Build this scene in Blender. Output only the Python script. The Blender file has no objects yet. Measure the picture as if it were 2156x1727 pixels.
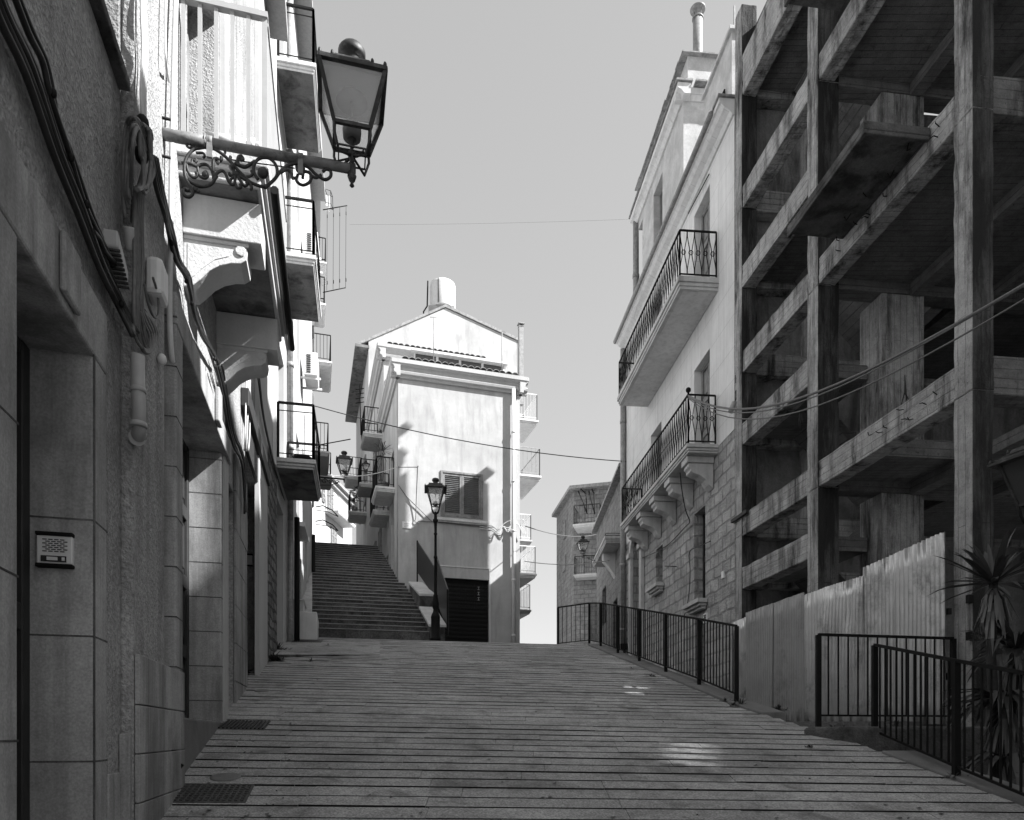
import bpy, math, random
from mathutils import Vector
random.seed(7)
R = math.radians
sc = bpy.context.scene
C = sc.collection
# ---------------------------------------------------------------- camera
cam = bpy.data.cameras.new('camera'); camo = bpy.data.objects.new('camera', cam); C.objects.link(camo)
K, UC, VC = 1500.0, 1078.0, 1548.0          # focal length, principal column and eye level in picture units (2156 wide)
camo.location = (0, 0, 0); camo.rotation_euler = (R(90), 0, 0)
cam.sensor_fit = 'HORIZONTAL'; cam.sensor_width = 36.0; cam.lens = 36.0*K/2156.0
cam.shift_y = (VC-863.5)/2156.0; cam.clip_start = 0.05; cam.clip_end = 2000
sc.camera = camo
# ---------------------------------------------------------------- sky, sun, exposure
SUN_AZ, SUN_EL = 78.0, 41.0                  # degrees from straight behind the camera towards the right; height
sx = math.sin(R(SUN_AZ))*math.cos(R(SUN_EL)); sy = -math.cos(R(SUN_AZ))*math.cos(R(SUN_EL)); sz = math.sin(R(SUN_EL))
w = bpy.data.worlds.new('World'); sc.world = w; w.use_nodes = True
nt = w.node_tree; nt.nodes.clear()
sky = nt.nodes.new('ShaderNodeTexSky'); sky.sky_type = 'NISHITA'; sky.sun_disc = False
sky.sun_elevation = R(SUN_EL); sky.sun_rotation = math.atan2(sx, sy)
sky.air_density = 1.0; sky.dust_density = 1.1; sky.ozone_density = 1.0; sky.altitude = 300
bw = nt.nodes.new('ShaderNodeRGBToBW')       # black and white film
bg = nt.nodes.new('ShaderNodeBackground'); bg.inputs[1].default_value = 0.14
out = nt.nodes.new('ShaderNodeOutputWorld')
pw = nt.nodes.new('ShaderNodeMath'); pw.operation = 'POWER'; pw.inputs[1].default_value = .42   # soft film response of the sky
mu = nt.nodes.new('ShaderNodeMath'); mu.operation = 'MULTIPLY'; mu.inputs[1].default_value = 1.20
nt.links.new(sky.outputs[0], bw.inputs[0]); nt.links.new(bw.outputs[0], pw.inputs[0]); nt.links.new(pw.outputs[0], mu.inputs[0]); nt.links.new(mu.outputs[0], bg.inputs[0]); nt.links.new(bg.outputs[0], out.inputs[0])
sun = bpy.data.lights.new('sun', 'SUN'); sun.energy = 5.0; sun.angle = R(0.6); sun.color = (1, 1, 1)
suno = bpy.data.objects.new('sun', sun); C.objects.link(suno); suno.location = (30, -10, 40)
suno.rotation_euler = Vector((sx, sy, sz)).to_track_quat('Z', 'Y').to_euler()
vs = sc.view_settings; vs.view_transform = 'Standard'; vs.look = 'None'; vs.exposure = 1.5; vs.gamma = 1.0; vs.use_curve_mapping = False
sc.render.film_transparent = False
sc.cycles.max_bounces = 6; sc.cycles.diffuse_bounces = 3; sc.cycles.glossy_bounces = 2; sc.cycles.transmission_bounces = 4
# ---------------------------------------------------------------- wall frames: s along the wall, o out of it, z up
class Fr:
    def __init__(self, x, y, tx, ty, nx, ny):
        l = math.hypot(tx, ty); self.t = (tx/l, ty/l)
        l = math.hypot(nx, ny); self.n = (nx/l, ny/l)
        self.p = (x, y)
    def P(self, s, o=0.0, z=0.0):
        return Vector((self.p[0]+self.t[0]*s+self.n[0]*o, self.p[1]+self.t[1]*s+self.n[1]*o, z))
    def s(self, u, o=0.0):
        r = (u-UC)/K
        return (r*(self.p[1]+self.n[1]*o)-self.p[0]-self.n[0]*o)/(self.t[0]-r*self.t[1])
    def o(self, u, s):
        r = (u-UC)/K
        return (r*(self.p[1]+self.t[1]*s)-self.p[0]-self.t[0]*s)/(self.n[0]-r*self.n[1])
    def Y(self, s, o=0.0): return self.p[1]+self.t[1]*s+self.n[1]*o
    def z(self, v, s, o=0.0): return (VC-v)/K*self.Y(s, o)
    def at(self, u, v, o=0.0):
        s = self.s(u, o); return self.P(s, o, self.z(v, s, o))
    def zz(self, u, v, o=0.0): return self.z(v, self.s(u, o), o)
    def sY(self, y): return (y-self.p[1])/self.t[1]
# ---------------------------------------------------------------- mesh builder
class MB:
    def __init__(self): self.v = []; self.f = []; self.sm = []
    def add(self, vs, fs, smooth=False):
        b = len(self.v); self.v += [Vector(p) for p in vs]
        for f in fs: self.f.append(tuple(i+b for i in f)); self.sm.append(smooth)
        return self
    def hexa(self, p): return self.add(p, [(0,3,2,1),(4,5,6,7),(0,1,5,4),(1,2,6,5),(2,3,7,6),(3,0,4,7)])
    def fbox(self, fr, s0, s1, o0, o1, z0, z1):
        return self.hexa([fr.P(s0,o0,z0),fr.P(s1,o0,z0),fr.P(s1,o1,z0),fr.P(s0,o1,z0),fr.P(s0,o0,z1),fr.P(s1,o0,z1),fr.P(s1,o1,z1),fr.P(s0,o1,z1)])
    def box(self, x0,x1,y0,y1,z0,z1):
        return self.hexa([(x0,y0,z0),(x1,y0,z0),(x1,y1,z0),(x0,y1,z0),(x0,y0,z1),(x1,y0,z1),(x1,y1,z1),(x0,y1,z1)])
    def prism(self, poly, vec):
        n = len(poly); a = [Vector(p) for p in poly]; b = [p+Vector(vec) for p in a]
        return self.add(a+b, [tuple(range(n))[::-1], tuple(range(n,2*n))]+[(i,(i+1)%n,(i+1)%n+n,i+n) for i in range(n)])
    def fprism(self, fr, so, z0, z1): return self.prism([fr.P(s,o,z0) for s,o in so], (0,0,z1-z0))
    def oprism(self, fr, s0, s1, oz):            # profile in (o,z) swept along s
        return self.prism([fr.P(s0,o,z) for o,z in oz], fr.P(s1)-fr.P(s0))
    def tube(self, pts, r, n=6, smooth=True, closed=False):
        pts = [Vector(p) for p in pts]; m = len(pts)
        rr = r if isinstance(r,(list,tuple)) else [r]*m
        vs = []; up = None
        for i,p in enumerate(pts):
            if closed: d = pts[(i+1)%m]-pts[i-1]
            else: d = pts[min(i+1,m-1)]-pts[max(i-1,0)]
            if d.length < 1e-9: d = Vector((0,0,1))
            d.normalize()
            if up is None:
                a = Vector((0,0,1)) if abs(d.z)<.9 else Vector((1,0,0))
                up = a.cross(d).normalized()
            up = (up-d*up.dot(d))
            if up.length < 1e-6: up = d.orthogonal()
            up.normalize(); q = d.cross(up)
            for k in range(n):
                t = 2*math.pi*(k+.5)/n; vs.append(p+(up*math.cos(t)+q*math.sin(t))*rr[i])
        fs = []
        for i in range(m if closed else m-1):
            j = (i+1)%m
            for k in range(n): fs.append((i*n+k, i*n+(k+1)%n, j*n+(k+1)%n, j*n+k))
        b = len(self.v); self.add(vs, fs, smooth)
        if not closed:
            self.f.append(tuple(b+k for k in range(n))[::-1]); self.f.append(tuple(b+(m-1)*n+k for k in range(n))); self.sm += [False,False]
        return self
    def bar(self, a, b, r): return self.tube([a,b], r*1.3, 4, False)
    def lathe(self, c, prof, n=16, smooth=True):
        c = Vector(c); vs = []
        for r,z in prof:
            for k in range(n):
                t = 2*math.pi*k/n; vs.append(c+Vector((r*math.cos(t), r*math.sin(t), z)))
        m = len(prof); fs = []
        for i in range(m-1):
            for k in range(n): fs.append((i*n+k, i*n+(k+1)%n, (i+1)*n+(k+1)%n, (i+1)*n+k))
        b = len(self.v); self.add(vs, fs, smooth)
        self.f.append(tuple(b+k for k in range(n))[::-1]); self.f.append(tuple(b+(m-1)*n+k for k in range(n))); self.sm += [False,False]
        return self
    def blob(self, c, r, sq=(1,1,1), n=8):
        c = Vector(c); pr = [(math.sin(math.pi*i/6), -math.cos(math.pi*i/6)) for i in range(7)]
        b = len(self.v); self.lathe((0,0,0), [(max(a,.02)*r, h*r) for a,h in pr], n)
        for i in range(b, len(self.v)):
            p = self.v[i]; self.v[i] = Vector((p.x*sq[0], p.y*sq[1], p.z*sq[2]))+c
        return self
    def wall(self, fr, s0, s1, z0, z1, o0, o1, ops=()):
        cuts = sorted({s0,s1}|{max(s0,min(s1,x)) for a in ops for x in a[:2]})
        for a,b in zip(cuts, cuts[1:]):
            if b-a < 1e-5: continue
            m = (a+b)/2; iv = sorted([(q[2],q[3]) for q in ops if q[0]<m<q[1]])
            z = z0
            for c,d in iv:
                if c > z+1e-4: self.fbox(fr,a,b,o0,o1,z,min(c,z1))
                z = max(z,d)
            if z < z1-1e-4: self.fbox(fr,a,b,o0,o1,z,z1)
        return self
    def build(self, name, mat, parent=None, base=None, bevel=0, label=None, mat2=None, facing=None):
        if parent is not None: base = BASE[parent]
        if base is None: base = Vector((0,0,0))
        base = Vector(base)
        me = bpy.data.meshes.new(name)
        me.from_pydata([tuple(p-base) for p in self.v], [], self.f)
        uv = me.uv_layers.new(name='UVMap')
        for p in me.polygons:
            nrm = p.normal; p.use_smooth = self.sm[p.index]
            if abs(nrm.z) > .75: ax, ay = Vector((1,0,0)), Vector((0,1,0))
            else:
                h = Vector((-nrm.y, nrm.x, 0)); h.normalize(); ax, ay = h, Vector((0,0,1))
            for li in p.loop_indices:
                co = self.v[me.loops[li].vertex_index]
                uv.data[li].uv = (co.dot(ax), co.dot(ay))
        me.materials.append(mat)
        if mat2:
            me.materials.append(mat2)
            for p in me.polygons:
                if p.normal.dot(facing) > .8: p.material_index = 1
        me.update()
        o = bpy.data.objects.new(name, me); C.objects.link(o)
        if parent is not None: o.parent = parent
        else: o.location = base
        BASE[o] = base
        if bevel:
            b = o.modifiers.new('edge', 'BEVEL'); b.width = bevel; b.segments = 2; b.limit_method = 'ANGLE'; b.angle_limit = R(50)
        if label: o['label'] = label
        return o
BASE = {}
def tag(o, label=None, cat=None, group=None, kind=None):
    if label: o['label'] = label
    if cat: o['category'] = cat
    if group: o['group'] = group
    if kind: o['kind'] = kind
    return o
def thing(name, label, cat, loc, group=None):
    o = bpy.data.objects.new(name, None); o.empty_display_size = .2; C.objects.link(o); o.location = Vector(loc)
    BASE[o] = Vector(loc); return tag(o, label, cat, group)
def copy_tree(o, parent=None):
    c = o.copy(); C.objects.link(c)
    if parent is not None: c.parent = parent
    for ch in list(o.children): copy_tree(ch, c)
    return c
# ---------------------------------------------------------------- materials (all neutral grey: black and white film)
class NB:
    def __init__(self, name):
        self.m = bpy.data.materials.new(name); self.m.use_nodes = True; self.nt = self.m.node_tree; self.nt.nodes.clear()
        self.out = self.nt.nodes.new('ShaderNodeOutputMaterial'); self.bsdf = self.nt.nodes.new('ShaderNodeBsdfPrincipled')
        self.nt.links.new(self.bsdf.outputs[0], self.out.inputs[0])
        self.pos = self.nt.nodes.new('ShaderNodeNewGeometry').outputs['Position']
        self.uv = self.nt.nodes.new('ShaderNodeUVMap').outputs[0]
    def put(self, sock, x):
        if isinstance(x, (int,float)): sock.default_value = x
        elif isinstance(x, tuple): sock.default_value = x
        else: self.nt.links.new(x, sock)
    def math(self, op, a, b=0.0, clamp=False):
        n = self.nt.nodes.new('ShaderNodeMath'); n.operation = op; n.use_clamp = clamp
        self.put(n.inputs[0], a); self.put(n.inputs[1], b); return n.outputs[0]
    def vmul(self, v, s):
        n = self.nt.nodes.new('ShaderNodeVectorMath'); n.operation = 'MULTIPLY'; self.put(n.inputs[0], v); n.inputs[1].default_value = s; return n.outputs[0]
    def noise(self, scale, detail=4, vec=None, rough=.6, dist=0):
        n = self.nt.nodes.new('ShaderNodeTexNoise'); n.inputs['Scale'].default_value = scale; n.inputs['Detail'].default_value = detail
        n.inputs['Roughness'].default_value = rough; n.inputs['Distortion'].default_value = dist
        self.put(n.inputs['Vector'], vec if vec is not None else self.pos); return n.outputs[0]
    def mr(self, x, a, b, c, d):
        n = self.nt.nodes.new('ShaderNodeMapRange'); n.clamp = True; self.put(n.inputs[0], x)
        for i,q in enumerate((a,b,c,d)): n.inputs[i+1].default_value = q
        return n.outputs[0]
    def mix(self, a, b, t):
        return self.math('ADD', self.math('MULTIPLY', a, self.math('SUBTRACT', 1.0, t)), self.math('MULTIPLY', b, t))
    def swap(self, v):
        a = self.nt.nodes.new('ShaderNodeSeparateXYZ'); b = self.nt.nodes.new('ShaderNodeCombineXYZ')
        self.put(a.inputs[0], v); self.nt.links.new(a.outputs[1], b.inputs[0]); self.nt.links.new(a.outputs[0], b.inputs[1]); return b.outputs[0]
    def brick(self, vec, wid, row, mortar, d=.12, off=.5):
        n = self.nt.nodes.new('ShaderNodeTexBrick'); self.put(n.inputs['Vector'], vec); n.offset = off
        n.inputs['Color1'].default_value = (1-d,)*3+(1,); n.inputs['Color2'].default_value = (1+d*.5,)*3+(1,); n.inputs['Mortar'].default_value = (.35,.35,.35,1)
        n.inputs['Scale'].default_value = 1; n.inputs['Mortar Size'].default_value = mortar; n.inputs['Mortar Smooth'].default_value = .3
        n.inputs['Brick Width'].default_value = wid; n.inputs['Row Height'].default_value = row; return n.outputs[0], n.outputs[1]
    def bump(self, h, strength, dist=.01):
        n = self.nt.nodes.new('ShaderNodeBump'); n.inputs['Strength'].default_value = strength; n.inputs['Distance'].default_value = dist
        self.put(n.inputs['Height'], h); self.nt.links.new(n.outputs[0], self.bsdf.inputs['Normal'])
    def done(self, col, rough=.85, metal=0.0, spec=.3):
        self.put(self.bsdf.inputs['Base Color'], self.math('MINIMUM', self.math('MAXIMUM', col, .004), .9)) if not isinstance(col,float) else self.put(self.bsdf.inputs['Base Color'], (col,col,col,1))
        self.put(self.bsdf.inputs['Roughness'], rough); self.bsdf.inputs['Metallic'].default_value = metal
        self.bsdf.inputs['Specular IOR Level'].default_value = spec; return self.m
def plaster(name, base, var=.18, stain=.35, stain_col=.12, streak=.3, bump=.25, fine=70, sc1=1.1, dist=.01, thr=.55, brick=None, isl=0, grain=0):
    b = NB(name)
    n1 = b.noise(sc1, 5); n2 = b.noise(fine, 3); n3 = b.noise(sc1*4.3, 5, rough=.7)
    v = b.math('MULTIPLY', base, b.mr(n1, .25, .75, 1-var, 1+var))
    v = b.math('MULTIPLY', v, b.mr(n3, .25, .75, 1-var*.5, 1+var*.5))
    v = b.math('MULTIPLY', v, b.mr(n2, .2, .8, 1-var*.45, 1+var*.45))
    if grain:
        v = b.math('MULTIPLY', v, b.mr(n2, .36, .64, 1-grain, 1+grain)); v = b.math('MULTIPLY', v, b.mr(b.noise(fine*.27, 4, rough=.8), .36, .64, 1-grain*.6, 1+grain*.6))
    h = b.math('ADD', n2, b.math('MULTIPLY', n3, .6))
    if isl:
        g = b.nt.nodes.new('ShaderNodeNewGeometry').outputs['Random Per Island']
        v = b.math('MULTIPLY', v, b.mr(g, 0, 1, 1-isl, 1+isl))
    if brick:
        wv = b.uv
        if brick.get('swap'): wv = b.swap(b.uv)
        if brick.get('warp'):
            nn = b.nt.nodes.new('ShaderNodeTexNoise'); nn.inputs['Scale'].default_value = 2.2; b.nt.links.new(b.pos, nn.inputs['Vector'])
            vm = b.nt.nodes.new('ShaderNodeVectorMath'); vm.operation = 'MULTIPLY_ADD'; b.nt.links.new(nn.outputs[1], vm.inputs[0])
            vm.inputs[1].default_value = (brick['warp'],)*3; b.nt.links.new(wv, vm.inputs[2]); wv = vm.outputs[0]
        c, f = b.brick(wv, brick['w'], brick['h'], brick['m'], brick.get('d',.12), brick.get('off',.5))
        v = b.math('MULTIPLY', v, b.mix(1.0, c, brick.get('k',1.0)))
        h = b.math('SUBTRACT', h, b.math('MULTIPLY', f, brick.get('b',1.5)))
    if stain:
        st = b.noise(1.0, 6, b.vmul(b.pos, (2.6,2.6,.55 if streak else 2.0)), .65, .4)
        t = b.math('MULTIPLY', b.mr(st, thr, thr+.17, 0, 1), stain)
        v = b.mix(v, stain_col, t)
    if streak:
        k = b.noise(1.0, 5, b.vmul(b.pos, (9,9,.35)), .7)
        v = b.math('MULTIPLY', v, b.mr(k, .45, .75, 1.0, 1-streak))
    b.bump(h, bump, dist); return b.done(v)
def board(name, base, swap=False, dark=.5, thr=.52):
    b = NB(name); uv = b.swap(b.uv) if swap else b.uv
    c, f = b.brick(uv, 2.3, .105, .0055, .09, .37)
    gr = b.noise(1.0, 5, b.vmul(uv, (2.5,24,1)), .65); n2 = b.noise(60, 3); n1 = b.noise(1.3, 6, rough=.7); n3 = b.noise(6, 6, rough=.75); sp = b.noise(21, 4, rough=.8)
    v = b.math('MULTIPLY', base, b.mr(gr, .3, .7, .90, 1.08)); v = b.math('MULTIPLY', v, b.mix(1.0, c, b.mr(b.noise(2.6, 4), .35, .65, .25, 1.0)))
    v = b.math('MULTIPLY', v, b.mr(n1, .3, .7, .72, 1.28)); v = b.math('MULTIPLY', v, b.mr(n3, .3, .7, .75, 1.22)); v = b.math('MULTIPLY', v, b.mr(n2, .2, .8, .8, 1.2))
    v = b.math('MULTIPLY', v, b.mr(sp, .60, .68, 1, .4))
    st = b.noise(1.0, 7, b.vmul(b.pos, (3.4,3.4,.55)), .72, .1)
    v = b.mix(v, .018, b.math('MULTIPLY', b.mr(st, thr, thr+.17, 0, 1), dark))
    ch = b.noise(30, 4, rough=.8)
    b.bump(b.math('SUBTRACT', b.math('ADD', b.math('MULTIPLY', n3, 1.6), b.math('ADD', ch, n2)), b.math('MULTIPLY', f, 2.2)), .7, .015); return b.done(v, .92)
def plain(name, col, rough=.5, metal=0.0, var=.15, sc1=18, bump=.06, spec=.4, rust=0):
    b = NB(name); n = b.noise(sc1, 4); n2 = b.noise(sc1*6, 2)
    v = b.math('MULTIPLY', col, b.mr(n, .25, .75, 1-var, 1+var))
    if rust: v = b.mix(v, rust, b.mr(b.noise(sc1*.45, 6, rough=.75), .52, .66, 0, .8))
    if bump: b.bump(n2, bump, .004)
    return b.done(v, rough, metal, spec)
def leafmat(name, col):
    b = NB(name); g = b.nt.nodes.new('ShaderNodeNewGeometry').outputs['Random Per Island']
    v = b.math('MULTIPLY', col, b.mr(g, 0, 1, .5, 1.6)); return b.done(v, .45, 0, .4)
def glassmat(name, col=.6, a=.35):
    b = NB(name); b.bsdf.inputs['Alpha'].default_value = a
    n = b.noise(4, 5); v = b.math('MULTIPLY', col, b.mr(n, .3, .7, .75, 1.2)); return b.done(v, .18, 0, .6)
M = dict(
 stucco = plaster('rough_stucco', .33, .26, .5, .07, .15, 1.0, 48, 1.0, .02, thr=.52, grain=.16),
 jamb = plaster('pale_stone_slabs', .35, .28, .65, .08, .35, .10, 90, 1.4, .004, thr=.48, grain=.08),
 white = plaster('white_plaster', .43, .10, .18, .45, .12, .12, 60, .8, thr=.6),
 chfront = plaster('patchy_white_plaster', .42, .17, .55, .25, .07, .15, 60, .7, thr=.5),
 cream = plaster('aged_plaster', .62, .14, .3, .25, .25, .2, 60, .9),
 oldwall = plaster('crumbling_plaster', .42, .22, .5, .10, .3, .6, 40, 1.3, .03),
 rhouse = plaster('smooth_grey_plaster', .68, .13, .4, .22, .22, .15, 70, .7, thr=.6, brick=dict(w=1.4,h=.62,m=.006,d=.04,k=.45,b=.4)),
 penth = plaster('lichen_plaster', .50, .22, .45, .30, 0, .4, 30, 2.6, thr=.48),
 rubble = plaster('rubble_stone', .42, .34, .55, .10, .1, 1.0, 26, 2.2, .05, brick=dict(w=.43,h=.25,m=.026,d=.3,warp=.11,b=1.6,k=.5)),
 rubfar = plaster('far_rubble_stone', .22, .34, .55, .06, .1, 1.0, 26, 2.2, .05, brick=dict(w=.43,h=.25,m=.022,d=.25,warp=.2,b=1.2,k=.42)),
 party = plaster('party_wall_plaster', .26, .35, .7, .04, .2, .8, 25, 1.2, .03, thr=.46),
 rubdark = plaster('broken_masonry', .22, .35, .5, .05, .1, 1.0, 22, 2.5, .08, brick=dict(w=.3,h=.17,m=.03,d=.4,warp=.2,b=1.6)),
 stone = plaster('carved_stone', .50, .16, .4, .12, .2, .45, 45, 1.6, .015),
 stonepale = plaster('pale_carved_stone', .48, .10, .25, .25, .12, .35, 45, 1.6, .015),  # carved stone with fewer, paler stains
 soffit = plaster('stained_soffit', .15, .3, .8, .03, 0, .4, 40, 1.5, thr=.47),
 pave = plaster('granite_paving', .285, .34, .6, .06, 0, .6, 75, .8, .006, thr=.51, isl=.06, grain=.30),
 kerb = plaster('kerb_stone', .16, .2, .5, .07, 0, .5, 70, 1.5, .012, thr=.52),
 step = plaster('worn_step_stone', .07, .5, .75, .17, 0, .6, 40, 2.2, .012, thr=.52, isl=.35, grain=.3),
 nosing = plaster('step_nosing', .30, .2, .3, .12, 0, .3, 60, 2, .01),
 bed = plain('joint_dirt_and_shade', .006, .95, var=.4),  # dirt and the shade of deep grooves put into one near-black colour
 ground = plaster('bare_ground', .16, .25, .5, .06, 0, .8, 30, .6, .03),
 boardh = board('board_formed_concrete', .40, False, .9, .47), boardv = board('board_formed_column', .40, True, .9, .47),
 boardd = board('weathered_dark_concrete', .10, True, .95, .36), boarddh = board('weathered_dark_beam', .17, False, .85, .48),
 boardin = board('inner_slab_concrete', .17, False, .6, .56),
 mould = plaster('mouldy_concrete', .10, .5, .85, .015, 0, .8, 45, 2.2, .02, thr=.45),
 iron = plain('black_iron', .008, .65, 0, .3, 20, .1, .14),
 irong = plain('grey_painted_iron', .30, .55, 0, .2, 15, .1, rust=.1),
 lampiron = plain('weathered_lamp_iron', .028, .55, .2, .35, 25, .2, rust=.09),
 armiron = plain('rusty_arm_pipe', .17, .6, 0, .3, 14, .25, rust=.03),
 wood = plain('dark_wood', .02, .6, 0, .35, 7, .2),
 shutter = plain('old_painted_shutter', .20, .65, 0, .3, 8, .25, rust=.07),
 dark = plain('dark_interior', .012, .9),
 glass = plain('window_glass', .05, .12, 0, .2, 3, 0, .6),
 lampglass = glassmat('lamp_glass', .9, .24),
 pvc = plain('white_plastic', .62, .4, 0, .1, 9, .03), pvcg = plain('grey_plastic', .33, .45, 0, .12, 9, .03),
 conduit = plain('pale_conduit', .55, .5, 0, .15, 9, .03),
 cable = plain('black_cable', .016, .5, 0, .4, 30, .2), cableg = plain('grey_cable', .11, .5, 0, .3, 30, .2),
 zinc = plain('zinc_sheet', .52, .34, .6, .16, 4, .1, rust=.22), zincd = plain('dull_sheet', .27, .55, .1, .16, 3, .12, rust=.16),
 steel = plain('flue_steel', .26, .5, .2, .3, 12, .2, rust=.16),
 tile = plain('clay_roof_tile', .26, .85, 0, .4, 9, .3, rust=.09),
 roof = plain('roof_slab', .3, .9), cover = plain('cast_iron_cover', .06, .6, .2, .35, 14, .6),
 leaf = leafmat('yucca_leaf', .045), leafdry = leafmat('dry_yucca_leaf', .10), trunk = plain('yucca_trunk', .035, .9, 0, .5, 12, .6), weed = leafmat('weed_leaf', .045), pot = plain('clay_pot', .15, .8),
 bulb = plain('lamp_reflector', .16, .5), paper = plain('white_enamel', .75, .4, var=.05), ink = plain('black_ink', .02, .6),
 slat = plain('pale_sheet_slats', .34, .5, 0, .08, 5, .05), whitemetal = plain('white_metal', .72, .45, 0, .08, 9, .03), stairsheet = plain('black_sheet_metal', .03, .5, 0, .3, 8, .1),
)
# ================================================================ helpers for balconies and openings
def rail(mb, a, b, h, gap=.12, rb=.007, rt=.015, low=.09, mid=None, ends=True, lowrail=True):
    a, b = Vector(a), Vector(b); d = b-a; n = max(1, int(round(d.length/gap))); up = Vector((0,0,h))
    mb.bar(a+up, b+up, rt)
    if lowrail: mb.bar(a+Vector((0,0,low)), b+Vector((0,0,low)), rb*1.3)
    if mid: mb.bar(a+Vector((0,0,mid)), b+Vector((0,0,mid)), rb*1.2)
    for i in range(n+1):
        p = a+d*(i/n); r = rt if (ends and i in (0,n)) else rb
        mb.bar(p+Vector((0,0,0 if r==rt or not lowrail else low)), p+up, r)
def rail_fancy(mb, a, b, h, w=.15):
    a, b = Vector(a), Vector(b); d = b-a; n = max(1, int(round(d.length/w))); e = d/n; low = .06
    mb.bar(a+Vector((0,0,h)), b+Vector((0,0,h)), .016); mb.bar(a+Vector((0,0,low)), b+Vector((0,0,low)), .012)
    for p in (a,b): mb.bar(p, p+Vector((0,0,h)), .016)
    for i in range(n):
        c = a+e*(i+.5)
        for sg in (-1,1):
            pts = []
            for k in range(9):
                t = k/8; x = abs(math.cos(math.pi*t))**1.4*.5
                pts.append(c+e*(sg*x*.97+sg*.12*(1-2*abs(t-.5)))+Vector((0,0,low+(h-low)*t)))
            mb.tube(pts, .0105, 4, False)
        mb.tube([c+e*(.30*math.cos(2*math.pi*k/10))+Vector((0,0,low+(h-low)*.5+e.length*.30*math.sin(2*math.pi*k/10))) for k in range(10)], .008, 4, False, True)
def balcony(root, fr, s0, s1, o, z, th, slabmat, railmat, h=.95, gap=.12, fancy=False, rb=.007, mould=True, sides=(1,1), rt=.015, mid=None):
    m = MB()
    if mould:
        m.fbox(fr, s0, s1, -.02, o, z-th*.45, z); m.fbox(fr, s0+.03, s1-.03, -.02, o-.03, z-th*.75, z-th*.45-.002); m.fbox(fr, s0+.05, s1-.05, -.02, o-.05, z-th, z-th*.75-.002)
    else: m.fbox(fr, s0, s1, -.02, o, z-th, z)
    sl = m.build('balcony_slab', slabmat, root, bevel=.008)
    r = MB(); f = rail_fancy if fancy else (lambda mb,a,b,hh: rail(mb,a,b,hh,gap,rb,rt,mid=mid))
    e = .05
    if sides[0]: f(r, fr.P(s0+e,.04,z), fr.P(s0+e,o-e,z), h)
    f(r, fr.P(s0+e,o-e,z), fr.P(s1-e,o-e,z), h)
    if sides[1]: f(r, fr.P(s1-e,o-e,z), fr.P(s1-e,.04,z), h)
    r.build('railing', railmat, sl)
    return sl
def leaf_door(root, name, fr, s0, s1, z0, z1, o, mat, rows=2, glass=None):
    m = MB(); m.fbox(fr, s0-.02, s1+.02, o-.06, o, z0-.02, z1+.02)
    n = 2 if s1-s0 > .75 else 1; w = (s1-s0)/n
    for i in range(n):
        a, b = s0+w*i, s0+w*(i+1)
        for c,d in ((a,a+.08),(b-.08,b)): m.fbox(fr, c, d, o+.002, o+.035, z0, z1)
        hh = (z1-z0)/rows
        for k in range(rows+1):
            zc = z0+hh*k; m.fbox(fr, a+.081, b-.081, o+.002, o+.03, max(z0,zc-.06), min(z1,zc+.06))
        for k in range(rows): m.fbox(fr, a+.14, b-.14, o+.002, o+.02, z0+hh*k+.12, z0+hh*(k+1)-.12)
    return m.build(name, mat, root, bevel=.006)
# ================================================================ LEFT HOUSE (near)
L1 = Fr(-1.123, 0, -.2483, 1, 1, .2483)
S = L1.s
sE = S(555)
ZL1 = 1.738
l1 = thing('stucco_house', 'rough stucco townhouse with stone door surrounds and bundles of cable along its left wall', 'house', L1.P(S(340),0,-1.2))
dz2 = L1.zz(459,951); dz4 = L1.zz(547,1050); wz = L1.zz(249,163)
ops = [(S(22),S(187),-1.6,ZL1),(S(-420),S(249),wz,5.3),(S(360),S(459),.13,dz2),(S(472),S(491),.35,L1.zz(491,1038)),(S(515.5),S(547),.6,dz4),
       (S(394),S(461),4.37,6.9),(S(-420),S(-160),-2.5,1.6)]
m = MB(); m.wall(L1, S(-1400), sE, -3.2, 11.2, -.45, 0, ops); m.fbox(L1, S(-1400), sE, -7.5, -.452, -3.2, 11.198)
m.build('wall', M['stucco'], l1)
m = MB(); m.fbox(L1, S(-1400), sE+.25, -7.6, .35, 11.2, 11.38); m.build('roof', M['roof'], l1)
# pilaster plane that stands 6 cm proud, from u=281 to the second door and over it
m = MB(); sA, sB = S(281,.06), S(345,.06)
m.wall(L1, sA, sB, -3.2, 11.15, .002, .062); m.build('pilaster', M['stucco'], l1)
m = MB(); m.fbox(L1, S(462), S(470), .002, .05, -2, 11.1); m.fbox(L1, S(536), sE-.01, .002, .06, -2, 11.1); m.build('pilaster', M['white'], l1)
# first door surround
m = MB()
m.fbox(L1, S(187)-.004, S(215), -.26, .022, -2.6, ZL1-.006); m.fbox(L1, S(-150), S(22)+.004, -.26, .022, -2.6, ZL1-.006)
m.fbox(L1, S(-150), S(215), -.259, .024, ZL1-.005, L1.zz(108,470)); m.fbox(L1, S(108), S(145), .026, .05, ZL1+.03, L1.zz(110,480)); 
ds = m.build('door_surround', M['jamb'], l1, bevel=.012)
m = MB()
for v in (0,):
    for zz in (-1.29,-.62,-.12,.45,.98,):                                    # joints of the jamb slabs
        m.fbox(L1, S(187)-.0055, S(215)+.0015, -.2599, .0235, zz-.004, zz+.004); m.fbox(L1, S(-150), S(22)+.0055, -.26, .0235, zz+.1-.004, zz+.1+.004)
m.fbox(L1, S(187)-.0056, S(187)+.012, .0195, .0238, -2.6, ZL1-.002)
m.build('joint', M['mould'], ds)
leaf_door(l1, 'door', L1, S(22)+.0, S(187), -1.9, ZL1-.01, -.27, M['wood'], 3)
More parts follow.
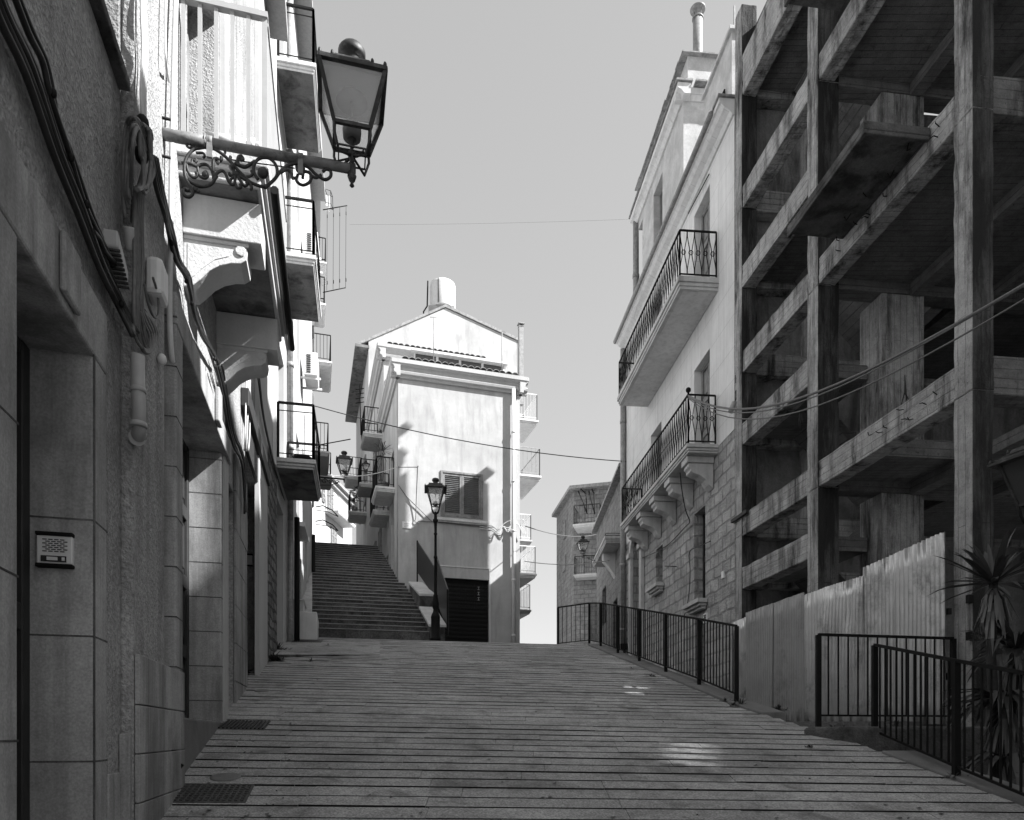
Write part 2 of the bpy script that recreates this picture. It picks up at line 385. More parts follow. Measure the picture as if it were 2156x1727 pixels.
# plinth stones
m = MB()
z1 = L1.zz(230,1628); m.wall(L1, S(215)+.002, S(281,.09), -3.2, z1, .003, .03); m.fbox(L1, S(262,.03), sA-.001, .003, .055, -3.2, L1.zz(262,1545)); 
z2 = L1.zz(320,1388,.09)
rows = [z2, z2-.27, z2-.53, z2-.79, z2-1.05, z2-1.35, z2-1.7]
for a,b in zip(rows, rows[1:]):
    cut = random.uniform(.3,.7); q = sA+(S(360)-sA)*cut
    m.fbox(L1, sA, q-.003, .064, .092, b+.005, a); m.fbox(L1, q+.003, S(360)-.01, .064, .092+random.uniform(-.004,.004), b+.005, a)
m.build('plinth', M['jamb'], l1, bevel=.006)
# second door
m = MB()
m.fbox(L1, S(345.5), S(360)+.004, -.28, .075, .13, dz2-.006); m.fbox(L1, S(459)-.004, S(470)-.002, -.28, .03, -.2, dz2-.006)
m.fbox(L1, S(346), S(470)-.004, -.279, .078, dz2-.005, L1.zz(362,652)); m.fbox(L1, S(431), S(438), .08, .12, dz2, dz2+.3)
ds2 = m.build('door_surround', M['jamb'], l1, bevel=.012)
m = MB()
for k in range(8):
    zz = .33+k*.33
    m.fbox(L1, S(459)-.0056, S(470)-.0008, -.2799, .0316, zz-.004, zz+.004); m.fbox(L1, S(345.5)-.001, S(360)+.0056, -.2799, .0766, zz+.12-.004, zz+.12+.004)
m.fbox(L1, S(463)-.004, S(463)+.004, .028, .0314, -.2, dz2-.002)
m.build('joint', M['mould'], ds2)
d2 = leaf_door(l1, 'door', L1, S(360), S(459), .13, dz2, -.29, M['wood'], 4)
m = MB(); m.fbox(L1, S(395), S(395)+.03, -.285, -.2, 1.15, 1.28); m.build('handle', M['iron'], d2)
m = MB(); m.fbox(L1, S(360)+.001, S(459)-.001, -.44, .035, -1.5, .125); m.build('threshold', M['kerb'], l1, bevel=.015)
# niche and fourth opening
m = MB(); m.fbox(L1, S(472)+.002, S(491)-.002, -.20, -.16, .3, dz2); m.build('niche_panel', M['jamb'], l1)
m = MB()
for sa, sb, top in ((S(491)+.001, S(515.5)-.001, L1.zz(515,1020)), (S(547)+.001, S(554.5), 3.6)):
    zz = top; k = 0
    while zz > -.2:
        hh = .42; q = sa+(sb-sa)*(.35 if k%2 else .7)
        m.fbox(L1, sa, q-.004, .003, .03, zz-hh+.006, zz); m.fbox(L1, q+.004, sb, .003, .03+random.uniform(-.004,.004), zz-hh+.006, zz); zz -= hh; k += 1
m.build('wall_stones', M['jamb'], l1, bevel=.006)
m = MB(); m.fbox(L1, S(515.5), S(547), -.44, -.22, .3, dz4); m.build('entrance_back', M['jamb'], l1)
leaf_door(l1, 'door', L1, S(516), S(530), .85, dz4, -.2, M['wood'], 3)
m = MB(); zq = L1.zz(520,866); m.fbox(L1, S(506), sE-.01, .003, .10, zq-.22, zq); m.fbox(L1, S(515.4), sE-.012, .003, .045, dz4, zq-.221); m.build('dark_band', M['wood'], l1, bevel=.01)  # made-up projecting bar for a dark band on the wall
# upper window on the near wall
m = MB(); m.fbox(L1, S(-420), S(249)+.015, -.3, .055, wz-.055, wz); m.build('window_sill', M['mould'], l1, bevel=.008)
leaf_door(l1, 'window', L1, S(-420), S(249), wz+.002, 5.3, -.22, M['shutter'], 2)
# the big balcony and its carved corbels
zb = L1.zz(372,338); ob = .62; sN, sF = S(372), S(456)+.48
m = MB()
m.fbox(L1, sN, sF, -.02, ob, zb+.06, zb+.17); m.fbox(L1, sN+.02, sF-.02, -.02, ob-.03, zb+.02, zb+.058); m.fbox(L1, sN+.05, sF-.05, -.02, ob-.06, zb-.05, zb+.018)
bal = m.build('balcony_slab', M['stonepale'], l1, bevel=.012)
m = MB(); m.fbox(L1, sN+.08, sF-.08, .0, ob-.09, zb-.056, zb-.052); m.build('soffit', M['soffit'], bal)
def corbel(s0, s1):
    m = MB(); zc = zb-.07
    m.fbox(L1, s0-.03, s1+.03, .0, .55, zc-.30, zc)
    prof = [(0,zc-.302),(.44,zc-.302),(.45,zc-.36),(.44,zc-.42),(.40,zc-.45),(.33,zc-.46),(.25,zc-.49),(.18,zc-.54),(.12,zc-.61),(.07,zc-.66),(0,zc-.68)]
    m.oprism(L1, s0, s1, prof)
    for q in (.42,): m.tube([L1.P(s0-.012,q-.02,zc-.36), L1.P(s0,q-.02,zc-.36)], .04, 10)
    m.oprism(L1, s0-.012, s0, [(.0,zc-.30),(.46,zc-.30),(.46,zc-.33),(.0,zc-.33)])
    c = m.build('corbel', M['stonepale'], l1, bevel=.012)
    m = MB()
    prof2 = [(.03,zc-.36),(.34,zc-.36),(.32,zc-.41),(.22,zc-.45),(.13,zc-.53),(.07,zc-.6),(.03,zc-.62)]
    m.oprism(L1, s0-.004, s0+.01, prof2); m.build('carved_panel', M['stone'], c)
s1c = S(386); s2c = S(456)
corbel(s1c, s1c+.26); corbel(s2c, s2c+.26)
m = MB(); zt = zb+.17
def flat(a, b, w1, w2):      # flat bar upright
    m.fbox(L1, a-w1/2, a+w1/2, b-w2/2, b+w2/2, zt, zt+1.02)
for o in (.035, .145, .255, .365, .475, .585): flat(sN+.05, o, .02, .028 if o<.5 else .04)
m.fbox(L1, sN+.03, sN+.07, 0, ob-.02, zt, zt+.03); m.fbox(L1, sN+.025, sN+.075, 0, ob-.01, zt+1.02, zt+1.06); m.fbox(L1, sN+.1, sF-.05, ob-.06, ob-.01, zt+1.02, zt+1.06)
m.fbox(L1, sF-.07, sF-.03, ob-.06, ob-.02, zt, zt+1.02)
k = sN+.12
while k < sF-.08:
    m.fbox(L1, k, k+.045, ob-.05, ob-.02, zt+.01, zt+1.02); k += .062
m.build('railing', M['slat'], bal)
leaf_door(l1, 'window', L1, S(394), S(461), 4.38, 6.9, -.30, M['shutter'], 3)
m = MB(); m.tube([L1.P(sN+1.25,.0,zt+1.0), L1.P(sN+1.25,.34,zt+1.0)], .055, 12); m.tube([L1.P(sN+1.25,.345,zt+1.0), L1.P(sN+1.25,.40,zt+1.0)], .068, 12); m.tube([L1.P(sN+1.25,.405,zt+1.0), L1.P(sN+1.25,.47,zt+1.0)], .045, 12)
m.build('boiler_flue', M['pvc'], l1)
# drain and gutter pipe under the balcony lip
m = MB(); pts = [L1.P(sN+.12,ob+.03,zb+.0), L1.P(sF+.1,ob+.03,zb-.02)]
m.tube(pts, .032, 8); m.build('gutter', M['iron'], bal)
# ---------------------------------------------------------------- things fixed on the left wall
def cablething(name, label, strands, mat, cat='cable', clips=None, group=None):
    b = Vector(strands[0][0][0]); t = thing(name, label, cat, b, group)
    for pts,r in strands:
        mm = MB(); mm.tube(pts, r, 6); mm.build('strand', mat, t)
    if clips:
        for p in clips:
            mm = MB(); mm.blob(p, .014, (1,1,1.3), 6); mm.build('clip', M['iron'], t)
    return t
def wp(seq, o=.05, jit=0.0, f=L1):
    out_ = []
    for i,q in enumerate(seq):
        u,v = q[0],q[1]; oo = q[2] if len(q)>2 else o
        if f is L1 and 279 < u < 352: oo += .062
        out_.append(f.at(u+random.uniform(-jit,jit), v+random.uniform(-jit,jit), oo))
    # smooth by Catmull-Rom
    res = []; P = [out_[0]]+out_+[out_[-1]]
    for i in range(1, len(P)-2):
        for k in range(4):
            t = k/4; a,b,c,d = P[i-1],P[i],P[i+1],P[i+2]
            res.append(.5*((2*b)+(c-a)*t+(2*a-5*b+4*c-d)*t*t+(3*b-a-3*c+d)*t**3))
    res.append(P[-2]); return res
main = [(-60,-140),(2,30),(58,150),(118,320),(168,440),(213,560),(250,640),(284,705)]
st = []
for dx,dy,o,r in ((0,0,.05,.016),(9,-6,.06,.013),(-7,4,.05,.014),(3,8,.03,.012),(14,-12,.05,.012)):
    st.append((wp([(a+dx*(1-.07*i),b+dy*(1-.07*i)) for i,(a,b) in enumerate(main)], o, 2.0), r))
st.append((wp([(24,-20),(60,70),(88,130),(102,190),(120,250),(142,310),(180,430),(222,520),(240,560)], .06, 2), .012))
st.append((wp([(30,-30),(68,62),(98,128),(114,195),(122,262),(150,320),(190,440),(214,500)], .05, 2), .010))
st.append((wp([(196,486),(212,505),(222,530),(244,560),(262,575)], .07, 3), .010))
cablething('cable_bundle', 'thick tied black cable bundle running down diagonally across the near stucco wall', st, M['cable'], clips=[L1.at(a,b,.07) for a,b in ((112,196),(150,332),(182,430),(256,640),(270,668))])
st = []
for i,(dx,r) in enumerate(((0,.012),(5,.010),(-5,.011),(10,.009),(-9,.009),(14,.008))):
    st.append((wp([(289+dx,395),(287+dx,470),(288+dx,560),(287+dx*.9,640),(291+dx,695),(303+dx*.6,738-abs(dx)*.8),(318-dx*.3,735),(322-dx,705),(312-dx,678),(300-dx*.4,655)], .05, 1.2), r))
cablething('cable_loop', 'grey cable bundle hanging vertically below the lamp arm and looping back up at its end', st, M['cableg'])
st = []
for i in range(7):
    d = i*3.4
    st.append((wp([(262+d*.7,470-d*3),(258+d*.8,400),(259+d,330-d),(266+d,262+d*.5),(282+d*.5,246+d*1.5),(296,262+d*3),(306-d*.3,300+d*2),(302,350+d*2),(290,400)], .07+i*.008, 1.5), .0095))
for i in range(4):
    d = i*5
    st.append((wp([(300+d,260+d),(312+d*.5,275+d),(318,320+d*2),(322-d,360+d*3),(312-d,395)], .10, 2), .010))
cablething('cable_coil', 'tangle of coiled cables around the wall end of the lamp arm', st, M['cableg'])
m = MB()
for c in ((300,262,.035),(303,300,.04),(298,326,.035),(309,285,.035)): m.blob(L1.at(c[0],c[1],.12), c[2], (1,1,1.4))
tag(m.build('cable_clamp', M['iron'], base=L1.at(303,300,.06)), 'lump of black cable clamps beside the lamp arm root', 'clamp')
st = []
for i in range(5):
    d = i*3
    st.append((wp([(316+d,330),(330+d,400),(345+d,455),(356+d,500),(372+d*.6,548),(392+d*.6,590),(410,660+d),(425+d*.3,705),(448,742),(458+d*.4,765)], .07, 2), .013))
cablething('cable_bundle', 'black cable bundle dropping from the lamp arm to the second carved corbel', st, M['cable'], clips=[L1.at(a,b,.08) for a,b in ((362,512),(392,592),(404,640),(452,756))])
st = []
for i in range(4):
    d = i*3.2
    st.append((wp([(456+d,770),(468+d,830),(480+d,890),(489+d*.7,925),(497+d,945),(508+d*.7,975),(513+d*.4,1020),(516,1080)], .07, 2.4), .013))
st.append((wp([(452,745),(459,775),(475,860),(478,905),(488,930),(497,950)], .06, 2), .008))
cablething('cable_bundle', 'black cables fanning down the sunlit wall below the second corbel', st, M['cable'])
st = [(wp([(523+d,700),(520+d,760),(518+d,830),(517+d,905),(515+d,950)], .06, 1), .009) for d in (0,4,8)]
cablething('cable_bundle', 'pale vertical cables on the wall between the corbel and the dark wall band', st, M['conduit'])
st = [(wp([(533+d,745),(543+d*.6,800),(553+d*.5,880),(575,970),(592,1030),(603,1075),(611-d,1130)], .1, 1.5), .012) for d in (0,8)]
cablething('cable_bundle', 'two black cables slanting across in front of the corner down to the low balcony', st, M['cable'])
st = [(wp([(u0+d,-60),(u0+d,30),(u0+2+d,110),(u0-1+d,190),(u0+1+d,262)], .05, 1.4), .008) for u0 in (300,) for d in (-2,1,4,6)]
cablething('cable_bundle', 'pale cables tied together straight up the sunlit wall above the lamp arm', st, M['conduit'])
cablething('conduit_pipe', 'long pale corrugated conduit running up the wall beside the big balcony', [(wp([(374,-90),(368,60),(363,260),(360,440),(358,560),(357,660),(361,745),(366,772)], .05), .019)], M['conduit'], 'conduit')
cablething('cable', 'short pale cable end bowing beside the corrugated conduit', [(wp([(350,-40),(348,60),(350,140),(356,172)], .04), .008)], M['conduit'])
t = thing('wall_pipe', 'pale plastic drain pipe with an elbow low on the stucco wall', 'pipe', L1.at(288,925,.09))
m = MB(); o = .115; m.tube([L1.at(289,748,o), L1.at(293,905,o), L1.at(293,914,o-.01), L1.at(290,920,o-.03), L1.at(285,922,.062)], [.033,.033,.036,.036,.034], 14); m.build('pipe', M['pvcg'], t)
m = MB()
for v,q in ((822,.037),(895,.041)):
    m = MB(); m.tube([L1.at(291,v-5,o), L1.at(291,v+5,o)], q, 14); m.build('collar', M['pvcg'], t)
m = MB(); m.tube([L1.at(289,921,.075), L1.at(289,921,.093)], .042, 14); m.build('collar', M['pvcg'], t)
t = thing('junction_box', 'ribbed grey junction box hanging tilted among the cables', 'junction box', L1.at(240,530,.1))
a, b = S(229,.06), S(252,.06); zc = L1.zz(240,530,.08)
m = MB(); m.hexa([L1.P(a,.03,zc+.02),L1.P(b,.03,zc-.07),L1.P(b,.10,zc-.07),L1.P(a,.10,zc+.02),L1.P(a,.03,zc+.10),L1.P(b,.03,zc+.01),L1.P(b,.10,zc+.01),L1.P(a,.10,zc+.10)]); m.build('case', M['pvcg'], t, bevel=.008)
m = MB()
for k in range(9):
    q = a+(b-a)*(k+.5)/9; zq = zc+.02-.09*(k+.5)/9; m.fbox(L1, q-.005, q+.005, .03, .106, zq-.012, zq-.003)
m.build('fin', M['mould'], t)
t = thing('meter_box', 'smooth white plastic box on the wall under the lamp arm', 'box', L1.at(312,560,.06))
m = MB(); a = S(303,.06); m.fbox(L1, a, a+.17, .064, .155, L1.zz(312,598,.1), L1.zz(312,515,.1)); m.build('case', M['pvc'], t, bevel=.03)
m = MB(); m.fbox(L1, a-.004, a-.001, .07, .15, L1.zz(312,560,.1)-.1, L1.zz(312,560,.1)-.095); m.build('seam', M['pvcg'], t)
cablething('cable', 'thin grey cable looping down out of the white box', [(wp([(304,598),(312,640),(325,668),(334,660),(332,620),(322,585)], .06), .007)], M['cableg'])
cablething('terminal_strip', 'ribbed grey terminal strip tied upright among the coiled cables', [(wp([(271,478),(274,505),(277,528)], .09), .028)], M['pvcg'], 'terminal')
t = thing('light_bulb', 'small round white bulb fitting on the stucco beside the plastic drain pipe', 'fitting', L1.at(341,757,.07))
m = MB(); m.blob(L1.at(341,757,.09), .028, (1,1,1.2)); m.build('globe', M['pvc'], t)
# iron spikes near the arm
for i,(u,v,lab) in enumerate(((318,243,'short rusty iron spike in the wall above the lamp arm'),(318,324,'short rusty iron spike in the wall just below the lamp arm'))):
    m = MB(); a = L1.at(u,v,0); m.tube([a, a+Vector((L1.n[0],L1.n[1],-.03))*.11], .009, 6)
    tag(m.build('iron_spike', M['iron'], base=a), lab, 'spike')
# intercom on the first door jamb (faces the camera)
LJ = Fr(L1.P(S(187)).x, L1.P(S(187)).y, L1.n[0], L1.n[1], -L1.t[0], -L1.t[1])
a, b = LJ.s(82), LJ.s(157); z0, z1 = LJ.zz(100,1195), LJ.zz(100,1125)
t = thing('intercom', 'pale door intercom with a slotted speaker and dark rims on the first door jamb', 'intercom', LJ.P((a+b)/2,0,z0))
m = MB(); m.fbox(LJ, a, b, .002, .03, z0+.012, z1-.012); m.build('panel', M['pvc'], t, bevel=.005)
m = MB(); m.fbox(LJ, a-.003, b+.003, .002, .04, z1-.012, z1+.004); m.fbox(LJ, a-.003, b+.003, .002, .04, z0-.004, z0+.012); m.build('rim', M['iron'], t, bevel=.004)
m = MB(); w_ = b-a
for r_ in range(7):
    for c_ in range(4):
        q = a+w_*(.17+.165*c_)+(.012 if r_%2 else 0); zq = z1-.03-r_*.0088; m.fbox(LJ, q, q+w_*.12, .0305, .0322, zq-.0022, zq+.0022)
m.build('speaker_slot', M['ink'], t)
m = MB(); m.fbox(LJ, a+w_*.13, b-w_*.16, .0305, .034, z0+.02, z0+.047); kb = m.build('button_frame', M['ink'], t)
m = MB(); m.fbox(LJ, a+w_*.30, a+w_*.6, .0345, .037, z0+.026, z0+.041); m.fbox(LJ, a+w_*.72, b-w_*.2, .0345, .037, z0+.026, z0+.041); m.build('button', M['pvc'], kb)
# second intercom, on the jamb of the far entrance
LK = Fr(L1.P(S(547)).x, L1.P(S(547)).y, L1.n[0], L1.n[1], -L1.t[0], -L1.t[1])
a, b = LK.s(520), LK.s(531); z0, z1 = LK.zz(525,1190), LK.zz(525,1170)
t = thing('intercom', 'small intercom with a dark hood on the far entrance jamb', 'intercom', LK.P((a+b)/2,0,z0))
m = MB(); m.fbox(LK, a, b, .002, .025, z0, z1); m.build('panel', M['pvc'], t)
m = MB(); m.fbox(LK, a-.01, b+.01, .002, .04, z1+.001, z1+.02); m.fbox(LK, a-.01, b+.01, .002, .03, z0-.02, z0-.001); m.build('rim', M['iron'], t)
# ================================================================ WALL LAMP ON THE SCROLLED ARM
def tiled(img):  # picture units from the enlarged crop of the scroll work
    return [((420+x/6.907)/1.1596, (330+y/6.907)/1.1596) for x,y in img]
AR = Fr(L1.P(S(320)).x, L1.P(S(320)).y, L1.n[0], L1.n[1], -L1.t[0], -L1.t[1])
zarm = AR.z(278, 0)
lampL = AR.s(737)
lr = thing('wall_lamp', 'big four-sided street lantern on a long rusty scrollwork arm at upper left', 'street lamp', AR.P(0,0,zarm))
m = MB(); m.tube([AR.P(-.02,0,zarm), AR.P(.32,0,zarm)], .034, 12); m.tube([AR.P(.32,0,zarm), AR.P(lampL,0,zarm)], .029, 12); arm = m.build('arm', M['armiron'], lr)
m = MB()
for q in (.30,.315): m.tube([AR.P(q,0,zarm),AR.P(q+.006,0,zarm)], .037, 12)
for u in (tiled([(640,200)])[0][0], 735-102):
    q = AR.s(u); m.tube([AR.P(q-.016,0,zarm),AR.P(q+.016,0,zarm)], .036, 12); m.fbox(AR, q-.016, q+.016, .012, .03, zarm-.11, zarm)
m.build('clamp', M['armiron'], arm)
strokes = [
 ([(385,185),(300,215),(255,190),(255,145),(300,130),(325,160)],.010),
 ([(520,205),(400,225),(310,290),(240,390),(212,500),(210,620),(235,740),(300,850),(345,930),(345,1000),(290,1045),(225,1030),(188,970),(205,915),(250,912),(270,950)],.013),
 ([(240,480),(262,590),(310,680),(375,720),(420,690),(420,640),(380,640)],.011),
 ([(270,760),(380,830),(480,870),(600,860),(680,810),(720,740),(760,690)],.013),
 ([(160,465),(240,470),(330,490),(420,530),(500,500),(580,500),(650,560),(690,660),(700,740)],.012),
 ([(330,490),(340,420),(380,395),(415,430),(390,465)],.010),
 ([(430,520),(440,620),(480,700),(560,730),(605,680),(580,620),(530,640)],.011),
 ([(690,640),(690,520),(700,430),(750,400),(820,430),(835,370)],.014),
 ([(750,410),(790,450),(760,490)],.012),
 ([(400,300),(460,300),(530,310),(550,360),(520,385)],.010),
 ([(420,225),(540,205),(640,205),(760,260),(870,340),(960,420),(1040,510),(1130,610),(1220,700),(1330,800),(1450,850),(1570,870),(1680,790),(1765,690),(1770,570),(1720,460),(1620,385),(1500,385),(1420,440),(1375,540),(1390,650),(1450,750)],.013),
 ([(880,330),(900,280),(870,275)],.009),
 ([(720,740),(760,640),(850,605),(910,670),(950,780),(1010,840),(1050,820)],.012),
 ([(1070,690),(1060,800),(1100,890),(1160,880),(1150,830)],.012),([(1050,700),(985,760),(985,830)],.011),([(1100,690),(1160,780),(1220,860),(1270,830),(1250,790)],.012),([(1130,690),(1210,740),(1300,800),(1340,880),(1325,925)],.012),
 ([(1060,470),(1150,520),(1230,540),(1310,500),(1400,440)],.014),([(1130,510),(1105,440),(1120,370),(1175,360),(1200,410),(1160,430)],.012),
 ([(980,560),(1030,530)],.02),([(940,420),(975,400),(990,360)],.012),
 ([(960,640),(980,680),(1030,670),(1035,580),(1010,480)],.012),([(1100,650),(1200,700),(1300,700),(1355,660),(1335,600)],.011),
 ([(1000,415),(1300,460),(1700,510),(2072,560)],.005),
]
def zoom5(img): return [((350+x/3.317)/1.1596, (50+y/3.317)/1.1596) for x,y in img]
strokes2 = [
 ([(1000,1345),(1060,1290),(1105,1230),(1160,1180),(1230,1160),(1290,1170),(1350,1200),(1400,1250),(1470,1290),(1515,1265),(1515,1220),(1480,1205),(1455,1225)],.013),
 ([(1110,1235),(1160,1210),(1195,1235),(1210,1275),(1245,1275)],.012),
 ([(1240,1180),(1250,1220),(1290,1210)],.012),([(1250,1250),(1240,1300),(1290,1335),(1345,1310),(1360,1255),(1320,1225),(1270,1235)],.012),
 ([(1300,1200),(1290,1280)],.012),([(1350,1255),(1400,1275),(1440,1250)],.012),
]
def arm_curve(px):
    P = [AR.at(u,v,0) for u,v in px]; Q = [P[0]]+P+[P[-1]]; res = []
    for i in range(1,len(Q)-2):
        for k in range(4):
            t = k/4; a,b,c,d = Q[i-1],Q[i],Q[i+1],Q[i+2]
            res.append(.5*((2*b)+(c-a)*t+(2*a-5*b+4*c-d)*t*t+(3*b-a-3*c+d)*t**3))
    return res+[P[-1]]
m = MB()
for px,r in strokes: m.tube(arm_curve(tiled(px)), r*.82, 6)
for px,r in strokes2: m.tube(arm_curve(zoom5(px)), r*.82, 6)
for (x,y,r) in ((550,670,.021),(1530,640,.036),(380,430,.011),(1160,395,.014),(1025,520,.018),(1080,660,.02),(720,700,.014),(240,470,.014),(400,920,.016),(440,950,.012),(1570,870,.016),(1600,860,.013)):
    u,v = tiled([(x,y)])[0]; m.blob(AR.at(u,v,0), r, (1,.7,1))
for (x,y,r) in ((1290,1205,.018),(1210,1280,.01),(1460,1220,.011)):
    u,v = zoom5([(x,y)])[0]; m.blob(AR.at(u,v,0), r, (1,.7,1))
m.build('scrollwork', M['lampiron'], arm)
def lantern(root, c, fr, eave, ht, hb, zb_, ze, big=True):
    """square tapering lantern centred at c, aligned with fr; eave half ht, bottom half hb"""
    F = Fr(c[0], c[1], fr.t[0], fr.t[1], fr.n[0], fr.n[1])
    def cor(h, z): return [F.P(a*h, b*h, z) for a,b in ((-1,-1),(1,-1),(1,1),(-1,1))]
    T, B = cor(ht, ze), cor(hb, zb_); q = ht/.2
    m = MB()
    for i in range(4):
        j = (i+1)%4
        m.tube([B[i],T[i]], .016*q, 4, False); m.tube([B[i],B[j]], .015*q, 4, False); m.tube([T[i],T[j]], .017*q, 4, False)
    fr_ = m.build('frame', M['lampiron'], root)
    m = MB(); Tg, Bg = cor(ht-.012, ze), cor(hb-.004, zb_)
    for i in range(4):
        j = (i+1)%4; m.add([Bg[i],Bg[j],Tg[j],Tg[i]], [(0,1,2,3)])
        d = (Bg[i]+Bg[j]+Tg[i]+Tg[j])/4; c0 = Vector((c[0],c[1],d.z)); off = (c0-d).normalized()*.003
        m.add([p+off for p in (Bg[i],Bg[j],Tg[j],Tg[i])], [(3,2,1,0)])
    m.build('pane', M['lampglass'], root)
    m = MB()
    def ring(h0,z0,h1,z1):
        m.hexa(cor(h0,z0)+cor(h1,z1))
    e = eave
    ring(e, ze-.012*q, e, ze+.012*q); ring(e*.92, ze+.0122*q, e*.62, ze+.07*q); ring(e*.66, ze+.0702*q, e*.60, ze+.085*q); ring(e*.58, ze+.0852*q, e*.5, ze+.12*q)
    for a,b in ((-1,-1),(1,-1),(1,1),(-1,1)):
        p = F.P(a*e*.93, b*e*.93, ze+.01*q); m.blob(p+Vector((0,0,.018*q)), .012*q, (1,1,1.7), 6); p = F.P(a*e*.58, b*e*.58, ze+.085*q); m.blob(p+Vector((0,0,.016*q)), .011*q, (1,1,1.7), 6)
    zt_ = ze+.12*q
    m.lathe((c[0],c[1],zt_-.002), [(.07*q,0),(.06*q,.02*q),(.058*q,.075*q),(.08*q,.085*q),(.086*q,.10*q),(.086*q,.125*q),(.07*q,.148*q),(.04*q,.16*q),(.01*q,.163*q)], 20)
    m.build('roof', M['lampiron'], root)
    m = MB(); m.hexa(cor(ht*.9, ze-.03*q)+cor(ht*.92, ze-.014*q)); m.build('reflector', M['pvcg'], root)
    m = MB(); m.lathe((c[0],c[1],zb_), [(.03*q,0),(.055*q,.0),(.06*q,.05*q),(.05*q,.09*q),(.015*q,.11*q)], 16)
    m.lathe((c[0],c[1],ze-.13*q), [(.006*q,-.06*q),(.012*q,.0),(.012*q,.118*q)], 10)
    m.lathe((c[0],c[1],ze-.08*q), [(.10*q,.0),(.085*q,.03*q),(.03*q,.06*q)], 16)
    m.build('bulb_holder', M['bulb'], root)
    return F, cor
cl = AR.P(lampL+.012,0,0)
ze = 4.215; zbo = 3.90
F, cor = lantern(lr, (cl.x,cl.y), L1, .215, .205, .112, zbo, ze)
m = MB()
m.lathe((cl.x,cl.y,zarm-.12), [(.004,0),(.016,.012),(.008,.03),(.02,.045),(.03,.075),(.022,.085),(.026,.1),(.026,.15),(.017,.16),(.017,.20),(.03,.21),(.022,.23),(.012,.24),(.012,.30),(.03,.312)], 14)
for p in cor(.112, zbo):
    c0 = Vector((cl.x,cl.y,zarm+.09)); d = Vector((p.x-cl.x,p.y-cl.y,0))
    m.tube([p, p-Vector((0,0,.05))+d*.02, c0+d*.75-Vector((0,0,.05)), c0+d*.3-Vector((0,0,.02)), c0], .009, 6); m.tube([p, p-Vector((0,0,.03))], [.013,.006], 6)
q4 = cor(.085, zbo-.12)
for i in range(4): m.tube([q4[i], q4[(i+1)%4]], .006, 4, False)
m.build('bracket', M['lampiron'], lr)
m = MB(); P = [AR.P(.02,-.02,zarm+.03), AR.P(.06,-.03,zarm+.06), AR.P(.12,-.03,zarm+.02)]; m.tube(P, .009, 6)
P = [AR.P(lampL*.80,0,zarm+.03), AR.P(lampL*.93,-.02,zarm+.05), AR.P(lampL+.05,-.05,zarm+.13), AR.P(lampL+.09,-.08,zbo)]; m.tube(P, .007, 6); m.build('power_cable', M['cable'], lr)
# ================================================================ LEFT HOUSE 2 (three balconies) and LEFT HOUSE 3
e1 = L1.P(sE)
L2 = Fr(e1.x, e1.y, -.212, 1, 1, .212)
S2 = L2.s; s2E = S2(656.5)
l2 = thing('balcony_house', 'tall white townhouse with three stacked iron balconies left of the steps', 'house', L2.P(s2E/2,0,1.5))
sb = S2(580)
za = L2.z(968, sb, .68); z_b = L2.z(537, sb, .68); z_c = L2.z(132, sb, .68)
zs = [za, z_b, z_c]; sb1 = sb+1.9
ops2 = [(S2(577),S2(597),.5,L2.zz(597,1085)),(S2(622),S2(631),2.6,L2.zz(631,1140)),(S2(642),S2(647),2.9,L2.zz(647,1140))]
for z in zs: ops2 += [(sb+.45, sb+1.45, z+.01, z+2.35)]
ops2 += [(sb+4.2, sb+5.1, z+.3, z+2.2) for z in zs]
m = MB(); m.wall(L2, .001, s2E, -.5, 16.8, -.4, -.002, ops2); m.fbox(L2, .001, s2E, -7, -.402, -.5, 16.79); m.build('wall', M['white'], l2)
m = MB(); m.fbox(L2, 0.002, s2E+.2, -7, .4, 16.8, 17.0); m.build('roof', M['roof'], l2)
m = MB(); zz = L2.zz(560,1250)
m.wall(L2, .003, S2(577)-.01, -.5, 4.6, 0, .05); m.build('rubble_pier', M['rubdark'], l2)
m = MB(); m.wall(L2, S2(606), s2E-.01, .5, 4.4, 0, .03, [(S2(622),S2(631),2.6,L2.zz(631,1140)),(S2(642),S2(647),2.9,L2.zz(647,1140))]); m.build('lower_wall', M['oldwall'], l2)
leaf_door(l2, 'door', L2, S2(577), S2(597), .6, L2.zz(597,1085), -.33, M['dark'], 2)
for a,b,c,d in ops2[1:3]: leaf_door(l2, 'window', L2, a, b, c, d, -.2, M['shutter'], 2)
for z in zs: leaf_door(l2, 'window', L2, sb+.45, sb+1.45, z+.01, z+2.35, -.18, M['shutter'], 3)
for z in zs: leaf_door(l2, 'window', L2, sb+4.2, sb+5.1, z+.3, z+2.2, -.12, M['shutter'], 2)
m = MB(); a = S2(622); m.fbox(L2, a-.1, S2(631)+.1, -.05, .22, L2.zz(631,1140)+.02, L2.zz(631,1140)+.12); m.build('window_hood', M['stone'], l2)
for i,z in enumerate(zs):
    sl = balcony(l2, L2, sb, sb1, .70, z, .17, M['stone'] if i==0 else M['cream'], M['iron'], h=1.0, gap=.42, rb=.006, mould=True, rt=.02, mid=.86)
    if 1: 
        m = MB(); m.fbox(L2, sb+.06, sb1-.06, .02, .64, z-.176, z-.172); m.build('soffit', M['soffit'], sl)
m = MB(); sp = S2(604)
m.tube([L2.P(sp,.07,4.4), L2.P(sp,.07,16.8)], .06, 12)
for z in (5.9,7.6,9.7,12.0,13.4,15): m.tube([L2.P(sp,.07,z), L2.P(sp,.07,z+.09)], .072, 12)
m.tube([L2.P(sp-.05,.075,.9), L2.P(sp-.05,.075,4.42)], .058, 12); m.build('downpipe', M['steel'], l2)
